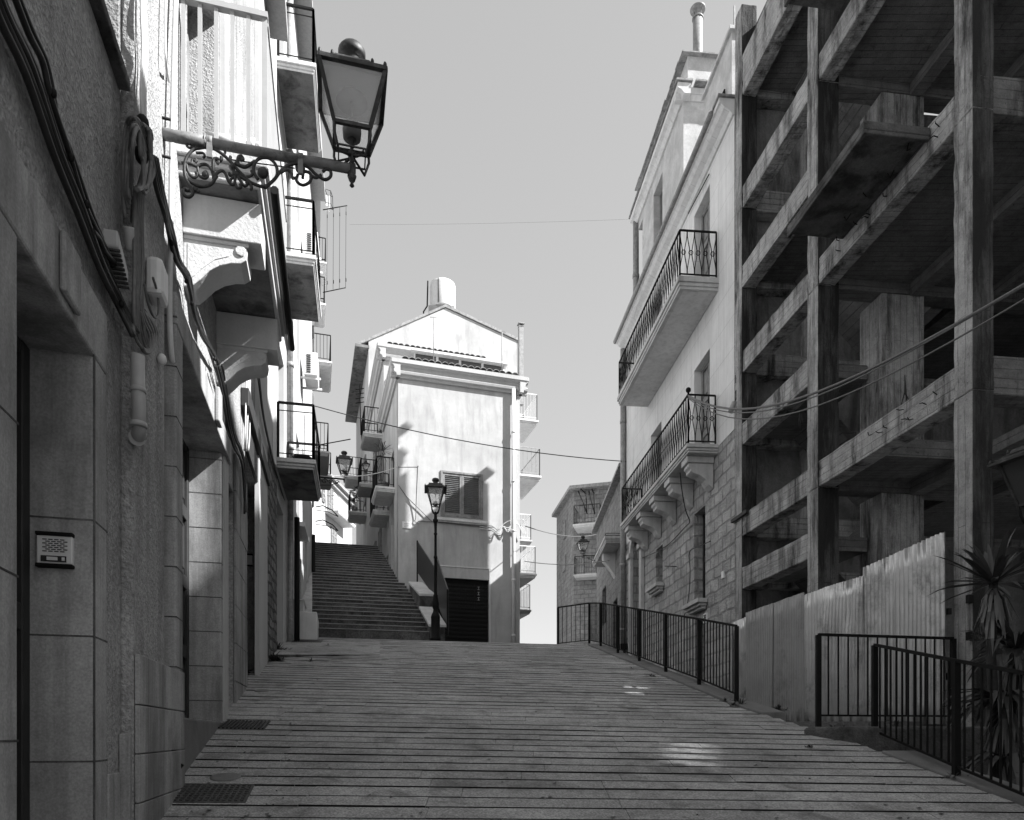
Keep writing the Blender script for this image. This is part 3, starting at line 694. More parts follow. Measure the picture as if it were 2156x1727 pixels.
m = MB(); m.tube([L2.P(sp-.0,.2,.9), L2.P(sp-.0,.2,4.5)], .055, 12); m.build('downpipe', M['iron'], l2)
m = MB(); m.fbox(L2, sb-.4, sb-.28, 0, .05, 4.7, 16.7); m.fbox(L2, sb1+.3, sb1+.42, 0, .05, 4.7, 16.7); m.build('pilaster', M['cream'], l2)
m = MB(); m.tube([L2.P(s2E-.12,.06,2.2), L2.P(s2E-.12,.06,6.2)], .055, 10); m.build('downpipe', M['iron'], l2)
# pots and a bit of clutter on the lowest balcony
t = thing('plant_pot', 'dark oval planter standing on the lowest left balcony', 'pot', L2.P(sb+.5,.45,za))
m = MB(); m.lathe(L2.P(sb+.5,.42,za+.005), [(.12,0),(.17,.16),(.18,.2),(.15,.2),(.14,.17)], 14); m.build('bowl', M['iron'], t)
# step block in front of house 2 and raking kerb beside the stairs
# ================================================================ GROUND, RAMP, STEPS
def zr(x, y): return -1.515+.2233*y-.037*x          # plane of the paved ramp
CR = 16.2                                           # crest, measured along the slab rows
def kx(y):                                          # right edge of the ramp
    pts = [(-6,5.2),(5.1,3.67),(6.89,3.37),(7.9,3.05),(8.79,2.78),(17.2,1.58),(30,1.0)]
    for (a,b),(c,d) in zip(pts,pts[1:]):
        if y <= c: return b+(d-b)*(y-a)/(c-a)
    return 1.0
def lx(y): return -1.123-.2483*y-.12 if y < 11.2 else -3.90-.212*(y-11.19)-.1
m = MB(); m.add([(-400,-300,-3.4),(400,-300,-3.4),(400,600,-3.4),(-400,600,-3.4)], [(0,1,2,3)]); tag(m.build('ground', M['ground']), kind='structure')
m = MB(); P = .2161; c = -4.0; rr = random.Random(11)
def zs_(x,y):                                        # slope up to the crest, level after it
    yc = CR+.085*x
    return zr(x, min(y, yc))
while c < CR+6:
    flat_ = c > CR
    p = P if not flat_ else .32
    gq = rr.choice((.022,.026,.028,.030,.032,.034,.014)); y0 = c; xm = lx(y0-.3); xM = kx(y0+.2)
    x = xm-rr.uniform(0,1.0)
    while x < xM:
        L = rr.uniform(.75,1.35); a, b = max(x,xm), min(x+L-.0035, xM); x += L
        if b-a < .03: continue
        dz = rr.uniform(-.0025,.0025)
        g = gq+.004 if not flat_ else .012
        q = []
        for zz in (-.05, dz):
            for (xx,yy) in ((a,c+g+.085*a),(b,c+g+.085*b),(b,c+p+.085*b),(a,c+p+.085*a)): q.append((xx,yy,zs_(xx,yy)+zz))
        m.hexa(q)
    c += p
ramp = tag(m.build('ramp_paving', M['pave'], mat2=M['bed'], facing=Vector((.085,-1,0)).normalized()), kind='structure')  # slab fronts take the near-black too: groove shade and dirt as colour
m = MB(); yy = [-6,-2,2,5.1,6.89,7.9,8.79,11.2,13.5,15.2,15.6,16.0,16.4,16.8,17.5,20,22.5]
vs_ = []
for y in yy: vs_ += [(lx(y)-.3,y,zs_(lx(y),y)-.018), (kx(y)+.02,y,zs_(kx(y),y)-.018)]
m.add(vs_, [(2*i,2*i+1,2*i+3,2*i+2) for i in range(len(yy)-1)])
tag(m.build('ramp_bed', M['bed']), kind='structure')
# kerb along the right edge of the ramp
def kerb(mb, ys, wid, h, drop):
    for y0,y1 in zip(ys,ys[1:]):
        j = random.uniform(-.006,.006); g = .006
        q = []
        for up in (0,1):
            for (y,dx) in ((y0+g,0.005),(y0+g,wid),(y1,wid),(y1,0.005)): 
                x = kx(y)+dx; q.append((x+j, y, (zr(kx(y),min(y,16.4))+h+j) if up else zr(kx(y),min(y,16.4))-drop))
        mb.hexa(q)
m = MB(); kerb(m, [8.35+i*.72 for i in range(12)], .30, .035, 1.9); kerb(m, [-3+i*.8 for i in range(13)], .32, .03, 1.6)
tag(m.build('ramp_kerb', M['kerb'], bevel=.012), kind='structure')
# side lane, platform before the fence, lower yard
m = MB()
m.fprism(Fr(0,0,1,0,0,1), [(2.2,8.3),(6.5,8.3),(6.5,24),(2.0,24)], -3, .16)
m.fprism(Fr(0,0,1,0,0,1), [(3.3,7.35),(5.4,7.35),(6.5,8.302),(2.8,8.302)], -3, .055)
tag(m.build('side_lane', M['ground']), kind='structure')
m = MB(); m.fprism(Fr(0,0,1,0,0,1), [(3.34,7.0),(4.2,7.05),(5.25,7.0),(5.25,7.345),(3.0,7.345)], -2, .085); tag(m.build('platform_kerb', M['mould'], bevel=.03), kind='structure')
m = MB(); m.fprism(Fr(0,0,1,0,0,1), [(3.55,-3),(14,-3),(14,7.0),(3.42,7.0)], -3, -1.0); tag(m.build('lower_yard', M['ground']), kind='structure')
m = MB()
rr = random.Random(5)
for i in range(46):
    x, y = rr.uniform(3.7,5.0), rr.uniform(4.6,6.8); s_ = rr.uniform(.04,.14); z = -1.0
    m.add([(x+s_*a*rr.uniform(.6,1.2), y+s_*b*rr.uniform(.6,1.2), z+s_*c_*rr.uniform(.6,1.2)) for a,b,c_ in ((-1,-1,0),(1,-1,0),(1,1,0),(-1,1,0),(-.6,-.7,.9),(.7,-.6,.8),(.6,.7,.9),(-.7,.6,.7))], [(0,3,2,1),(4,5,6,7),(0,1,5,4),(1,2,6,5),(2,3,7,6),(3,0,4,7)])
tag(m.build('rubble', M['kerb']), 'broken stones lying in the lower yard behind the kerb railing', 'rubble', kind='stuff')
# steps
SA = (.972, .235); SB = (-.235, .972)                # across, up
rS, tS, NS = .170, .395, 30
S0 = Vector((-4.49,16.15,0)); zS = 2.27
mt = MB(); mn = MB(); rr = random.Random(3)
def spt(i, a): return S0+Vector((SA[0]*a+SB[0]*tS*i, SA[1]*a+SB[1]*tS*i, 0))
def right_lim(i):                                    # where the steps end on the right
    p = spt(i,0)
    lo = 0.0
    while lo < 6:
        q = spt(i, lo); r = q.x/q.y
        if q.y < 21.9: lim = (-.1153+(-.144+.1153)*(q.y-16.5)/(20.7-16.5))
        else: lim = (2.923-.2917*q.y)/q.y
        if r > lim: break
        lo += .02
    return lo
steps = thing('stone_steps', 'broad dark worn stone stairway climbing between the houses', 'stairs', S0+Vector((1.3,0,zS)))
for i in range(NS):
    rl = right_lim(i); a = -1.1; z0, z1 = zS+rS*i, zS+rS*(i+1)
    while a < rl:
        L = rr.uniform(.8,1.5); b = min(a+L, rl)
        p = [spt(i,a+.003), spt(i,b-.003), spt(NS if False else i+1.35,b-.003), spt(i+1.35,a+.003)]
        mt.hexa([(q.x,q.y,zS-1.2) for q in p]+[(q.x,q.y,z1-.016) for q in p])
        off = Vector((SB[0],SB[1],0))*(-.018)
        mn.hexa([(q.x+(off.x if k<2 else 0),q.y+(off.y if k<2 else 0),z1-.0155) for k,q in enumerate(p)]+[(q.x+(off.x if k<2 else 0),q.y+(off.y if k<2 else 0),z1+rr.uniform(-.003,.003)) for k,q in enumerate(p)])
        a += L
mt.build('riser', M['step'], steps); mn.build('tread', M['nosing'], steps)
zT = zS+rS*NS
q0, q1 = spt(NS,-1.2), spt(NS,2.6)
m = MB(); b1 = Vector((SB[0],SB[1],0))*40
m.hexa([(q0.x,q0.y,zT-2),(q1.x,q1.y,zT-2),(q1.x+b1.x,q1.y+b1.y,zT-2),(q0.x+b1.x,q0.y+b1.y,zT-2),(q0.x,q0.y,zT-.005),(q1.x,q1.y,zT-.005),(q1.x+b1.x,q1.y+b1.y,zT+3.2),(q0.x+b1.x,q0.y+b1.y,zT+3.2)])
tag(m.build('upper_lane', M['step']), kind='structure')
# left raking wall between house 2 and the steps
def radial(y, k=-.2805): return Vector((k*y, y, 0))
m = MB()
pl = []
ya, yb = 16.6, 22.0
za_, zb2 = zS+.55, zS+(22.0-16.3)/.972*rS/tS+.25
for k,y,z in ((-.2805,ya,za_),(-.2805,yb,zb2),(-.296,yb,zb2),(-.311,ya,za_)): pl.append((k*y,y,z))
m.hexa([(p[0],p[1],1.5) for p in (pl[0],pl[3],pl[2],pl[1])]+[pl[0],pl[3],pl[2],pl[1]])
sw = tag(m.build('raking_wall', M['oldwall'], bevel=.01, base=(pl[0][0],pl[0][1],zS)), 'low sloping masonry wall along the left edge of the stone steps', 'wall')
t = thing('doorstep_block', 'pale plastered doorstep block with two steps left of the stairway', 'doorstep', (-4.9,15.6,2.0))
bl = Fr(-.3165*15.0, 15.0, SA[0], SA[1], -SB[0], -SB[1])
m = MB(); m.fbox(bl, -.6, .62, -1.3, 0, 1.2, 2.62); m.build('base', M['cream'], t, bevel=.02)
m = MB(); m.fbox(bl, -.6, .34, -1.2, -.1, 2.63, 2.86); m.fbox(bl, -.6, .36, -1.2, -.08, 2.862, 2.90); m.fbox(bl, -.6, .1, -1.1, -.3, 2.902, 3.1); m.build('step', M['stone'], t, bevel=.01)
# right parapet of the steps: two coped blocks and a folded sheet balustrade
pr = [Vector((-.1153*16.75,16.75,0)), Vector((-.1290*18.6,18.6,0)), Vector((-.144*20.9,20.9,0))]
pw = thing('stair_parapet', 'stone parapet in two raking lengths at the right side of the steps', 'parapet', (pr[0].x,pr[0].y,zS))
def zst(p): d = (p-S0); return zS+rS/tS*(d.x*SB[0]+d.y*SB[1])
def seg(p,q,z0,z1,wd):
    n = Vector((SA[0],SA[1],0))*wd; m = MB()
    A = [p,p+n,q+n,q]
    m.hexa([(k.x,k.y,1.2) for k in A]+[(A[0].x,A[0].y,z0-.07),(A[1].x,A[1].y,z0-.07),(A[2].x,A[2].y,z1-.07),(A[3].x,A[3].y,z1-.07)]); b = m.build('block', M['mould'], pw, bevel=.01)
    o_ = Vector((SA[0],SA[1],0))*.03; e = (q-p).normalized()*.02
    B = [p-o_-e,p+n+o_-e,q+n+o_,q-o_]; m = MB()
    m.hexa([(B[i].x,B[i].y,(z0,z0,z1,z1)[i]-.068) for i in range(4)]+[(B[i].x,B[i].y,(z0,z0,z1,z1)[i]) for i in range(4)]); m.build('coping', M['stone'], b, bevel=.01)
seg(pr[0], pr[1], zst(pr[0])+.35, zst(pr[1])+.28, .36)
seg(pr[1]+Vector((0,.02,0)), pr[2], zst(pr[1])+.62, zst(pr[2])+.4, .36)
t = thing('sheet_balustrade', 'folded black sheet metal balustrade beside the lamp post', 'balustrade', (pr[0].x+.4,pr[0].y,zS))
n = Vector((SA[0],SA[1],0))*.42
def sheet(p,q,za0,za1,zb0,zb1,name):
    m = MB(); e = Vector((SA[0],SA[1],0))*.03
    m.hexa([(p.x,p.y,za0),(p.x+e.x,p.y+e.y,za0),(q.x+e.x,q.y+e.y,zb0),(q.x,q.y,zb0),(p.x,p.y,za1),(p.x+e.x,p.y+e.y,za1),(q.x+e.x,q.y+e.y,zb1),(q.x,q.y,zb1)]); m.build(name, M['stairsheet'], t)
def Z(v,p): return (VC-v)/K*p.y
a0 = pr[0]+n; a1 = pr[1]+n; a2 = pr[2]+n*.55
m = MB()
sheet(a0, a1, Z(1330,a0), Z(1243,a0), Z(1262,a1), Z(1172,a1), 'sheet')
sheet(a1+Vector((0,.05,0)), a2, Z(1262,a1), Z(1200,a1), Z(1205,a2), Z(1140,a2), 'sheet')
for p,v0,v1 in ((a0,1338,1243),(a1,1270,1172),(a2,1225,1140)):
    m.box(p.x-.02,p.x+.02,p.y-.02,p.y+.02,Z(v0,p),Z(v1,p)+.02)
m.build('post', M['iron'], t)
# lamp post
def lamppost(label, loc, H=4.05):
    t = thing('lamp_post', label, 'street lamp', (0,0,0))
    m = MB(); s_ = H/4.05
    m.lathe((0,0,0), [(r_*(.58 if z_<2.7 else .8),z_) for r_,z_ in [(.21,0),(.21,.06),(.18,.07),(.18,.52),(.19,.54),(.16,.60),(.11,.66),(.09,.72),(.13,.78),(.14,.86),(.10,.96),(.085,1.02),(.095,1.05),(.07,1.07),(.062,1.12),(.055,1.9),(.075,1.91),(.075,1.95),(.053,1.97),(.05,2.45),(.07,2.46),(.07,2.49),(.05,2.5),(.048,2.74),(.075,2.76),(.08,2.8),(.05,2.82),(.04,2.9),(.05,2.95),(.02,2.99)]], 20)
    m.build('post', M['iron'], t)
    lantern(t, (0,0), Fr(0,0,1,.12,-.12,1), .255, .19, .095, 3.13, 3.50)
    m = MB()
    for a in range(4):
        q = R(45+90*a)+.12; d = Vector((math.cos(q),math.sin(q),0))
        m.tube([d*.02+Vector((0,0,2.93)), d*.09+Vector((0,0,2.98)), d*.12+Vector((0,0,3.05)), d*.134+Vector((0,0,3.13))], .012, 6)
    m.build('bracket', M['iron'], t)
    t.location = loc; t.scale = (s_,s_,s_); return t
y = 16.3; lp = lamppost('black lamp post with a glass lantern standing before the garage door', ((917-UC)/K*y, y, 2.16), 4.0)
lp2 = copy_tree(lp); lp2.name = 'lamp_post'; lp2.location = (3.80, 5.15, -1.02); lp2.scale = (.86,.86,.86); lp2.rotation_euler = (0,0,R(14))
for o in lp2.children:
    if o.name.startswith('pane'): o.material_slots[0].link = 'OBJECT'; o.material_slots[0].material = M['glass']
tag(lp2, 'black lamp post at the right picture edge below the ramp', 'street lamp')
# low wedge of levelled paving at the top left of the ramp
def on_ramp(u, v):
    r = (u-UC)/K; y = 1.515/(.2233-.037*r-(VC-v)/K); x = r*y; return Vector((x,y,zr(x,y)))
m = MB(); a_, b_, c_, d_ = on_ramp(548,1388), on_ramp(800,1379), on_ramp(800,1352), on_ramp(588,1352); a_.x -= .3; d_.x -= .3
z_ = Vector((0,0,1)); m.hexa([a_-z_*.05,b_-z_*.05,c_-z_*.05,d_-z_*.05,a_+z_*.075,b_+z_*.004,c_+z_*.003,d_+z_*.01])
tag(m.build('upper_paving', M['pave'], mat2=M['mould'], facing=Vector((.085,-1,0)).normalized()), kind='structure')
# covers in the ramp
def on_ramp(u, v):
    r = (u-UC)/K; y = 1.515/(.2233-.037*r-(VC-v)/K); x = r*y; return Vector((x,y,zr(x,y)))
def cover(name, label, cor, th=.012, ribs=0, studs=False):
    P = [on_ramp(*c) for c in cor]; c0 = sum(P, Vector())/4
    t = thing(name, label, 'cover', c0); m = MB()
    m.hexa([p-Vector((0,0,.03)) for p in P]+[p+Vector((0,0,.004)) for p in P]); m.build('frame', M['cover'], t)
    m = MB()
    if studs:
        for i in range(12):
            for j in range(8):
                a,b = (i+.7)/12.4,(j+.7)/8.4; p = P[0]*(1-a)*(1-b)+P[1]*a*(1-b)+P[2]*a*b+P[3]*(1-a)*b
                m.box(p.x-.010,p.x+.010,p.y-.010,p.y+.010,p.z-.01,p.z+.010)
        m.build('stud', M['cover'], t)
    else:
        for i in range(ribs):
            a = (i+.5)/ribs; p, q = P[0].lerp(P[1],a), P[3].lerp(P[2],a); m.bar(p.lerp(q,.06)+Vector((0,0,.008)), q.lerp(p,.06)+Vector((0,0,.008)), .009)
        m.build('bar', M['lampiron'], t)
cover('manhole_cover', 'square studded iron manhole cover low on the ramp by the left wall', [(357,1690),(517,1690),(536,1653),(390,1651)], studs=True)
cover('drain_grate', 'barred iron drain grate in the ramp below the second door', [(455,1536),(556,1538),(571,1519),(480,1517)], ribs=12)
cover('drain_grate', 'narrow iron drain grate at the top of the ramp by the doorstep', [(612,1353),(676,1354),(680,1348),(622,1347)], ribs=14)
for (u,v,r,lab) in ((475,1637,.105,'round metal cap set in the ramp just above the studded manhole cover'),(552,1423+32,.09,'round metal cap set in the ramp further up by the left wall')):
    p = on_ramp(u,v); m = MB(); m.lathe(p-Vector((0,0,.01)), [(r,0),(r,.016),(r*.85,.02),(.01,.021)], 24)
    o = m.build('metal_cap', M['kerb'], base=p); tag(o, lab, 'cap', None); o.rotation_euler = (R(12.6),R(2),0)
p, q = on_ramp(347,1668), None
m = MB(); m.tube([p, p+Vector((.02,.03,.07)), p+Vector((.055,.05,.14)), p+Vector((.085,.06,.185))], .017, 10)
tag(m.build('hose_end', M['iron'], base=p), 'short black hose end sticking up at the foot of the left wall', 'hose')
# railings
def bars_between(t, pts, h, gap, low=.10):
    """sloping railing with square posts; pts are the foot points of its posts"""
    m = MB(); mp = MB()
    for a,b in zip(pts,pts[1:]):
        d = b-a; n = int(round(d.length/gap)); L = Vector((0,0,low)); H = Vector((0,0,h))
        for k in range(1,n):
            p = a+d*(k/n); m.tube([p+L,p+H], .0095, 4, False)
    for a,b in zip(pts,pts[1:]):
        mp.tube([a+Vector((0,0,low)),b+Vector((0,0,low))], .014, 4, False); mp.tube([a+Vector((0,0,h)),b+Vector((0,0,h))], .020, 4, False)
    m.build('baluster', M['iron'], t); mp.build('rail', M['iron'], t)
    for p in pts:
        m = MB(); m.box(p.x-.024,p.x+.024,p.y-.024,p.y+.024,p.z-.12,p.z+h-.005); m.build('post', M['iron'], t)
def kp(y, dx=.16): return Vector((kx(y)+dx, y, zr(kx(y),min(y,16.5))+.02))
ys = [9.03,10.35,11.7,13.05,14.4,15.7,16.7]
pts = [kp(y) for y in ys]; pts[0].x -= .06
t = thing('ramp_railing', 'long black iron railing along the right edge of the upper ramp', 'railing', pts[0]); 
pts2 = pts+[Vector((1.11,17.15,pts[-1].z-.02))]
bars_between(t, pts2, .965, .118)
A = Vector((3.26,7.58,.05)); B = Vector((4.88,7.88,.05))
t = thing('platform_railing', 'short level black iron railing in front of the corrugated fence', 'railing', A); bars_between(t, [A,B], 1.02, .122, .16)
pts = [Vector((3.63,7.13,-.057)), Vector((3.61,5.79,-.355)), Vector((3.63,4.45,-.65)), Vector((3.65,3.1,-.95))]
t = thing('kerb_railing', 'black iron railing sloping down the right kerb in the foreground', 'railing', pts[0]); bars_between(t, pts, .96, .108, .10)
m = MB(); a, b = Vector((3.35,18.5,.2)), Vector((3.35,14.8,.2))
# ================================================================ CENTRE HOUSE
CY = 22.2
CF = Fr((838-UC)/K*CY, CY, .96, .28, .28, -.96)      # front
CL = Fr(CF.p[0], CY, -.28, .96, -.96, -.28)          # left side
WD = CF.s(1094.5)
ch = thing('gabled_house', 'narrow white plastered house at the top of the ramp with stepped tiled roofs', 'house', CF.P(WD/2,0,2.2))
gz = 2.0
dB = CL.s(808); dC = CL.s(776)
zA = CF.zz(838,775); zB = CL.z(733, dB); 
gs0, gs1 = CF.s(907), CF.s(1029.5); gtop = CF.zz(1029,1222); gtop2 = CF.zz(1029,1199)
ws0, ws1 = CF.s(932), CF.s(1012); wz0, wz1 = CF.zz(1012,1094), CF.zz(1012,1004)
m = MB()
m.wall(CF, .001, WD, gz-1.5, zA, -.3, 0, [(gs0,gs1,gz-1.5,gtop),(ws0,ws1,wz0,wz1)])
m.fbox(CF, .3, WD-.002, -dB+.01, -.302, gz-1.5, zA-.002)
lops = [(1.0,1.75,CL.z(1245,1.4),CL.z(1095,1.4)),(2.4,2.9,7.2,8.8),(1.1,1.95,7.05,9.3),(2.7,3.4,4.4,6.3)]
m.wall(CL, .002, dB-.002, gz-1.5, zA-.001, -.3, -.001, lops)
m.build('wall', M['chfront'], ch)
for i,(a,b,c,d) in enumerate(lops): leaf_door(ch, 'window' if i in (1,3) else 'door', CL, a, b, c, d, -.16, M['shutter'], 3)
m = MB(); q = .05; m.fbox(CF, gs0-.0, gs1+q+.03, -.03, .02, gtop2, gtop2+.03); m.fbox(CF, gs1+.002, gs1+q, -.03, .02, gz-1, gtop2-.001); m.build('door_frame', M['cream'], ch)
m = MB()
n = 26
for i in range(n):
    a = gz-.6+(gtop-gz+.6)*i/n; b = gz-.6+(gtop-gz+.6)*(i+1)/n; m.oprism(CF, gs0+.001, gs1-.001, [(-.2,a),(-.11,a+.004),(-.10,(a+b)/2),(-.11,b-.004),(-.2,b)])
gd = m.build('roller_door', M['iron'], ch)
m = MB(); zz = gtop-.13                                 # the slotted brick pattern of its upper half
for r_ in range(9):
    for c_ in range(7):
        a = gs0+(gs1-gs0)*(c_+.25*(r_%2))/6.6; m.fbox(CF, a, a+.004, -.098, -.094, zz-.085, zz)
    m.fbox(CF, gs0+.02, gs1-.02, -.098, -.094, zz-.088, zz-.084); zz -= .088
m.build('slot', M['lampiron'], gd)
m = MB(); a = gs0+(gs1-gs0)*.83
for k in range(3):
    z = gtop-.22-.17*k; m.fbox(CF, a-.004, a+.004, -.094, -.088, z-.08, z); m.fbox(CF, a-.035, a+.035, -.094, -.088, z, z+.007); m.fbox(CF, a-.035, a+.035, -.094, -.088, z-.087, z-.08)
m.build('lock_mark', M['pvc'], gd)
# louvred shutters
m = MB(); e = .07
m.fbox(CF, ws0-e, ws0, -.1, .035, wz0, wz1+e); m.fbox(CF, ws1, ws1+e, -.1, .035, wz0, wz1+e); m.fbox(CF, ws0+.001, ws1-.001, -.1, .036, wz1, wz1+e-.001)
wn = m.build('window', M['shutter'], ch, bevel=.006)
mid = (ws0+ws1)/2
for a,b in ((ws0+.003,mid-.004),(mid+.004,ws1-.003)):
    m = MB(); f = .065
    m.fbox(CF, a, a+f, -.06, .015, wz0+.003, wz1-.003); m.fbox(CF, b-f, b, -.06, .015, wz0+.003, wz1-.003)
    m.fbox(CF, a+f+.001, b-f-.001, -.06, .013, wz0+.003, wz0+.11); m.fbox(CF, a+f+.001, b-f-.001, -.06, .013, wz1-.07, wz1-.003)
    k = 20
    for i in range(k):
        z = wz0+.115+(wz1-wz0-.19)*i/k; h = (wz1-wz0-.19)/k
        m.oprism(CF, a+f, b-f, [(-.055,z+h*.75),(-.05,z+h*.95),(.008,z+h*.3),(.003,z+h*.1)])
    m.build('shutter', M['shutter'], wn)
m = MB(); m.fbox(CF, ws0-.18, ws1+.22, .0, .13, wz0-.16, wz0-.08); m.fbox(CF, ws0-.15, ws1+.19, .0, .08, wz0-.20, wz0-.161); m.build('window_sill', M['cream'], ch, bevel=.008)
def cornice(frames, z, ov, hgt, name, mat):
    """moulded cornice round a front and its two returns; frames: list of (frame, s0, s1)"""
    m = MB()
    for fr,a,b in frames:
        m.oprism(fr, a, b, [(-.05,z-hgt),(ov*.25,z-hgt),(ov*.3,z-hgt*.86),(ov*.55,z-hgt*.8),(ov*.62,z-hgt*.66),(ov*.5,z-hgt*.58),(ov*.6,z-hgt*.42),(ov*.82,z-hgt*.34),(ov*.9,z-hgt*.26),(ov,z-hgt*.24),(ov,z),(-.05,z)])
    return m.build(name, mat, ch)
def tiles(fr, s0, s1, o, z, o1, z1, name='roof_tiles', pitch=.19):
    """pantile roof running up from (o,z) to (o1,z1)"""
    m = MB(); n = int((s1-s0)/pitch); rj = random.Random(int(s1*1000))
    for i in range(n):
        s = s0+(s1-s0)*(i+.5)/n; k = 4
        for j in range(k):
            a, b = j/k, (j+1.25)/k; jj = rj.uniform(-.012,.012)
            pts0 = []; pts1 = []
            for q in range(7):
                t = math.pi*q/6; r0 = pitch*.50; dx, dz = math.cos(t)*r0, math.sin(t)*r0*.75
                pts0.append(fr.P(s+dx+jj, o+(o1-o)*a+rj.uniform(-.004,.004), z+(z1-z)*a+dz+.02+.012*0)); pts1.append(fr.P(s+dx*.82+jj, o+(o1-o)*b, z+(z1-z)*b+dz*.8-.004))
            vs_ = pts0+pts1+[p-Vector((0,0,.016)) for p in pts0]
            m.add(vs_, [(q,q+1,q+8,q+7) for q in range(6)]+[(q+1,q,q+14,q+15) for q in range(6)], False)
    m.fprism(fr, [(s0-.02,o-.02),(s1+.02,o-.02),(s1+.02,o1),(s0-.02,o1)], z-.05, z+.008)
    return m.build(name, M['tile'], ch)
CRr = Fr(CF.P(WD).x, CF.P(WD).y, -.28, .96, .96, .28)   # right side
ov = .25
cornice([(CF,-ov*.9,WD+ov*.9),(CL,-ov*.9+.002,dB-.01),(CRr,-ov*.9+.002,dB)], zA+.18, ov, .5, 'cornice', M['white'])
tiles(CF, .10, WD-.12, ov-.03, zA+.205, -1.3, zA+.80, pitch=.2)
m = MB(); m.prism([CF.P(0,.1,zA+.16),CF.P(0,-dB+.1,zA+.16),CF.P(0,-dB+.1,zA+1.5),CF.P(0,-1.3,zA+.70)], CF.P(WD)-CF.P(0)); m.build('roof', M['tile'], ch)
# second block
CB = Fr(CL.P(dB).x, CL.P(dB).y, .96, .28, .28, -.96); lB = dC-dB
zbB = CB.zz(808,742)
m = MB(); m.fbox(CB, .001, WD-.05, -lB, 0, gz-1, zbB); m.build('wall', M['white'], ch)
CB2 = Fr(CB.p[0], CB.p[1], -.28, .96, -.96, -.28)
m = MB()
for a,b,c,d in ((.6,1.3,9.6,11.6),(2.6,3.3,9.6,11.6),(.6,1.3,5.6,7.8),(2.6,3.3,5.6,7.8)): leaf_door(ch, 'window', CB2, a, b, c, d, .05, M['shutter'], 3)
CBr = Fr(CB.P(WD-.05).x, CB.P(WD-.05).y, -.28, .96, .96, .28)
cornice([(CB,-ov,WD-.05+ov),(CB2,-ov+.002,lB),(CBr,-ov+.002,lB)], zbB+.2, .27, .5, 'cornice', M['white'])
tiles(CB, .10, WD-.15, .22, zbB+.225, -1.5, zbB+.95, pitch=.2)
# glazed veranda under the second cornice
v0, v1 = CB.s(872,.3), CB.s(1062,.3); zv = CB.zz(960,756,.3)
m = MB(); m.fbox(CB, v0-.1, v1+.1, .0, .45, zv+.02, zv+.1); m.fbox(CB, v0, v1, .0, .28, zA+.5, zv+.015)
ve = m.build('veranda', M['cream'], ch)
m = MB(); n = 4
for i in range(n):
    a, b = v0+(v1-v0)*i/n+.05, v0+(v1-v0)*(i+1)/n-.05; m.fbox(CB, a, b, .283, .288, zA+.9, zv-.02)
m.build('pane', M['glass'], ve)
# gabled rear block
CG = Fr(CL.P(dC).x, CL.P(dC).y, .96, .28, .28, -.96)
ge = CG.zz(778,716); gp_s = CG.s(938); gp = CG.zz(938,649); gr = CG.s(1088); lG = 8
m = MB(); m.prism([CG.P(0,0,gz),CG.P(0,0,ge),CG.P(gp_s,0,gp),CG.P(gr,0,CG.zz(1088,718)),CG.P(gr,0,gz)], CG.P(0,-lG)-CG.P(0,0)); m.build('wall', M['chfront'], ch)
m = MB(); th = .12
for a,za_,b,zb3 in ((-.5,ge-.35,gp_s,gp+.03),(gp_s,gp+.03,gr+.1,CG.zz(1088,718)+.0)):
    m.prism([CG.P(a,.06,za_),CG.P(b,.06,zb3),CG.P(b,.06,zb3+th),CG.P(a,.06,za_+th)], CG.P(0,-lG-.1)-CG.P(0,0))
m.build('roof', M['tile'], ch)
CG2 = Fr(CG.p[0], CG.p[1], -.28, .96, -.96, -.28)
m = MB(); m.fbox(CG2, -.1, lG, -.02, .6, ge-.42, ge-.30); m.build('eave', M['soffit'], ch)
for a,b,c,d in ((1.2,2.0,11.0,13.2),(4.2,5.0,11.0,13.2),(1.2,2.0,6.6,8.8),(4.2,5.0,7.2,9.4)): leaf_door(ch, 'window', CG2, a, b, c, d, .04, M['shutter'], 3)
# pipes
m = MB(); px = CF.s(1081,.1); m.tube([CF.P(px,.11,gz-.5), CF.P(px,.11,zA-.2)], .062, 12)
for z in (3.2,5.0,6.6,8.2,9.8): m.tube([CF.P(px,.11,z),CF.P(px,.11,z+.06)], .075, 12)
m.build('downpipe', M['cream'], ch)
m = MB(); oc_ = -.7; a, b = CF.s(1092,oc_), CF.s(1101,oc_); zc0 = zA-.3; zc1_ = CF.zz(1097,690,oc_)
m.fbox(CF, a, b, oc_-.08, oc_+.08, zc0, zc1_); m.fbox(CF, a-.03, b+.03, oc_-.11, oc_+.11, zc1_+.09, zc1_+.12); m.fbox(CF, a-.01, b+.01, oc_-.09, oc_+.09, zc1_+.001, zc1_+.02)
for q in (a+.01, b-.03): m.fbox(CF, q, q+.02, oc_-.07, oc_+.07, zc1_+.021, zc1_+.089)
m.build('chimney', M['steel'], ch)
# side balconies left
def cbal(fr, s0, s1, o, z, mat=M['cream'], h=.95, gap=.13, rm=M['iron'], **k): return balcony(ch, fr, s0, s1, o, z, .16, mat, rm, h, gap, **k)
zz1 = CL.z(1020, .75, .62)
cbal(CL, .75, 2.3, .62, CL.z(1022,.75,.62), fancy=False)
cbal(CL, 2.35, 4.0, .55, CL.z(1072,2.35,.55))
cbal(CB2, .5, 2.0, .7, CB2.z(908,.5,.7)); cbal(CB2, 2.4, 3.8, .7, CB2.z(1015,2.4,.7)); cbal(CG2, .9, 2.4, .8, CG2.z(1075,.9,.8)); cbal(CG2, 3.6, 5.2, .8, CG2.z(1000,3.6,.8))
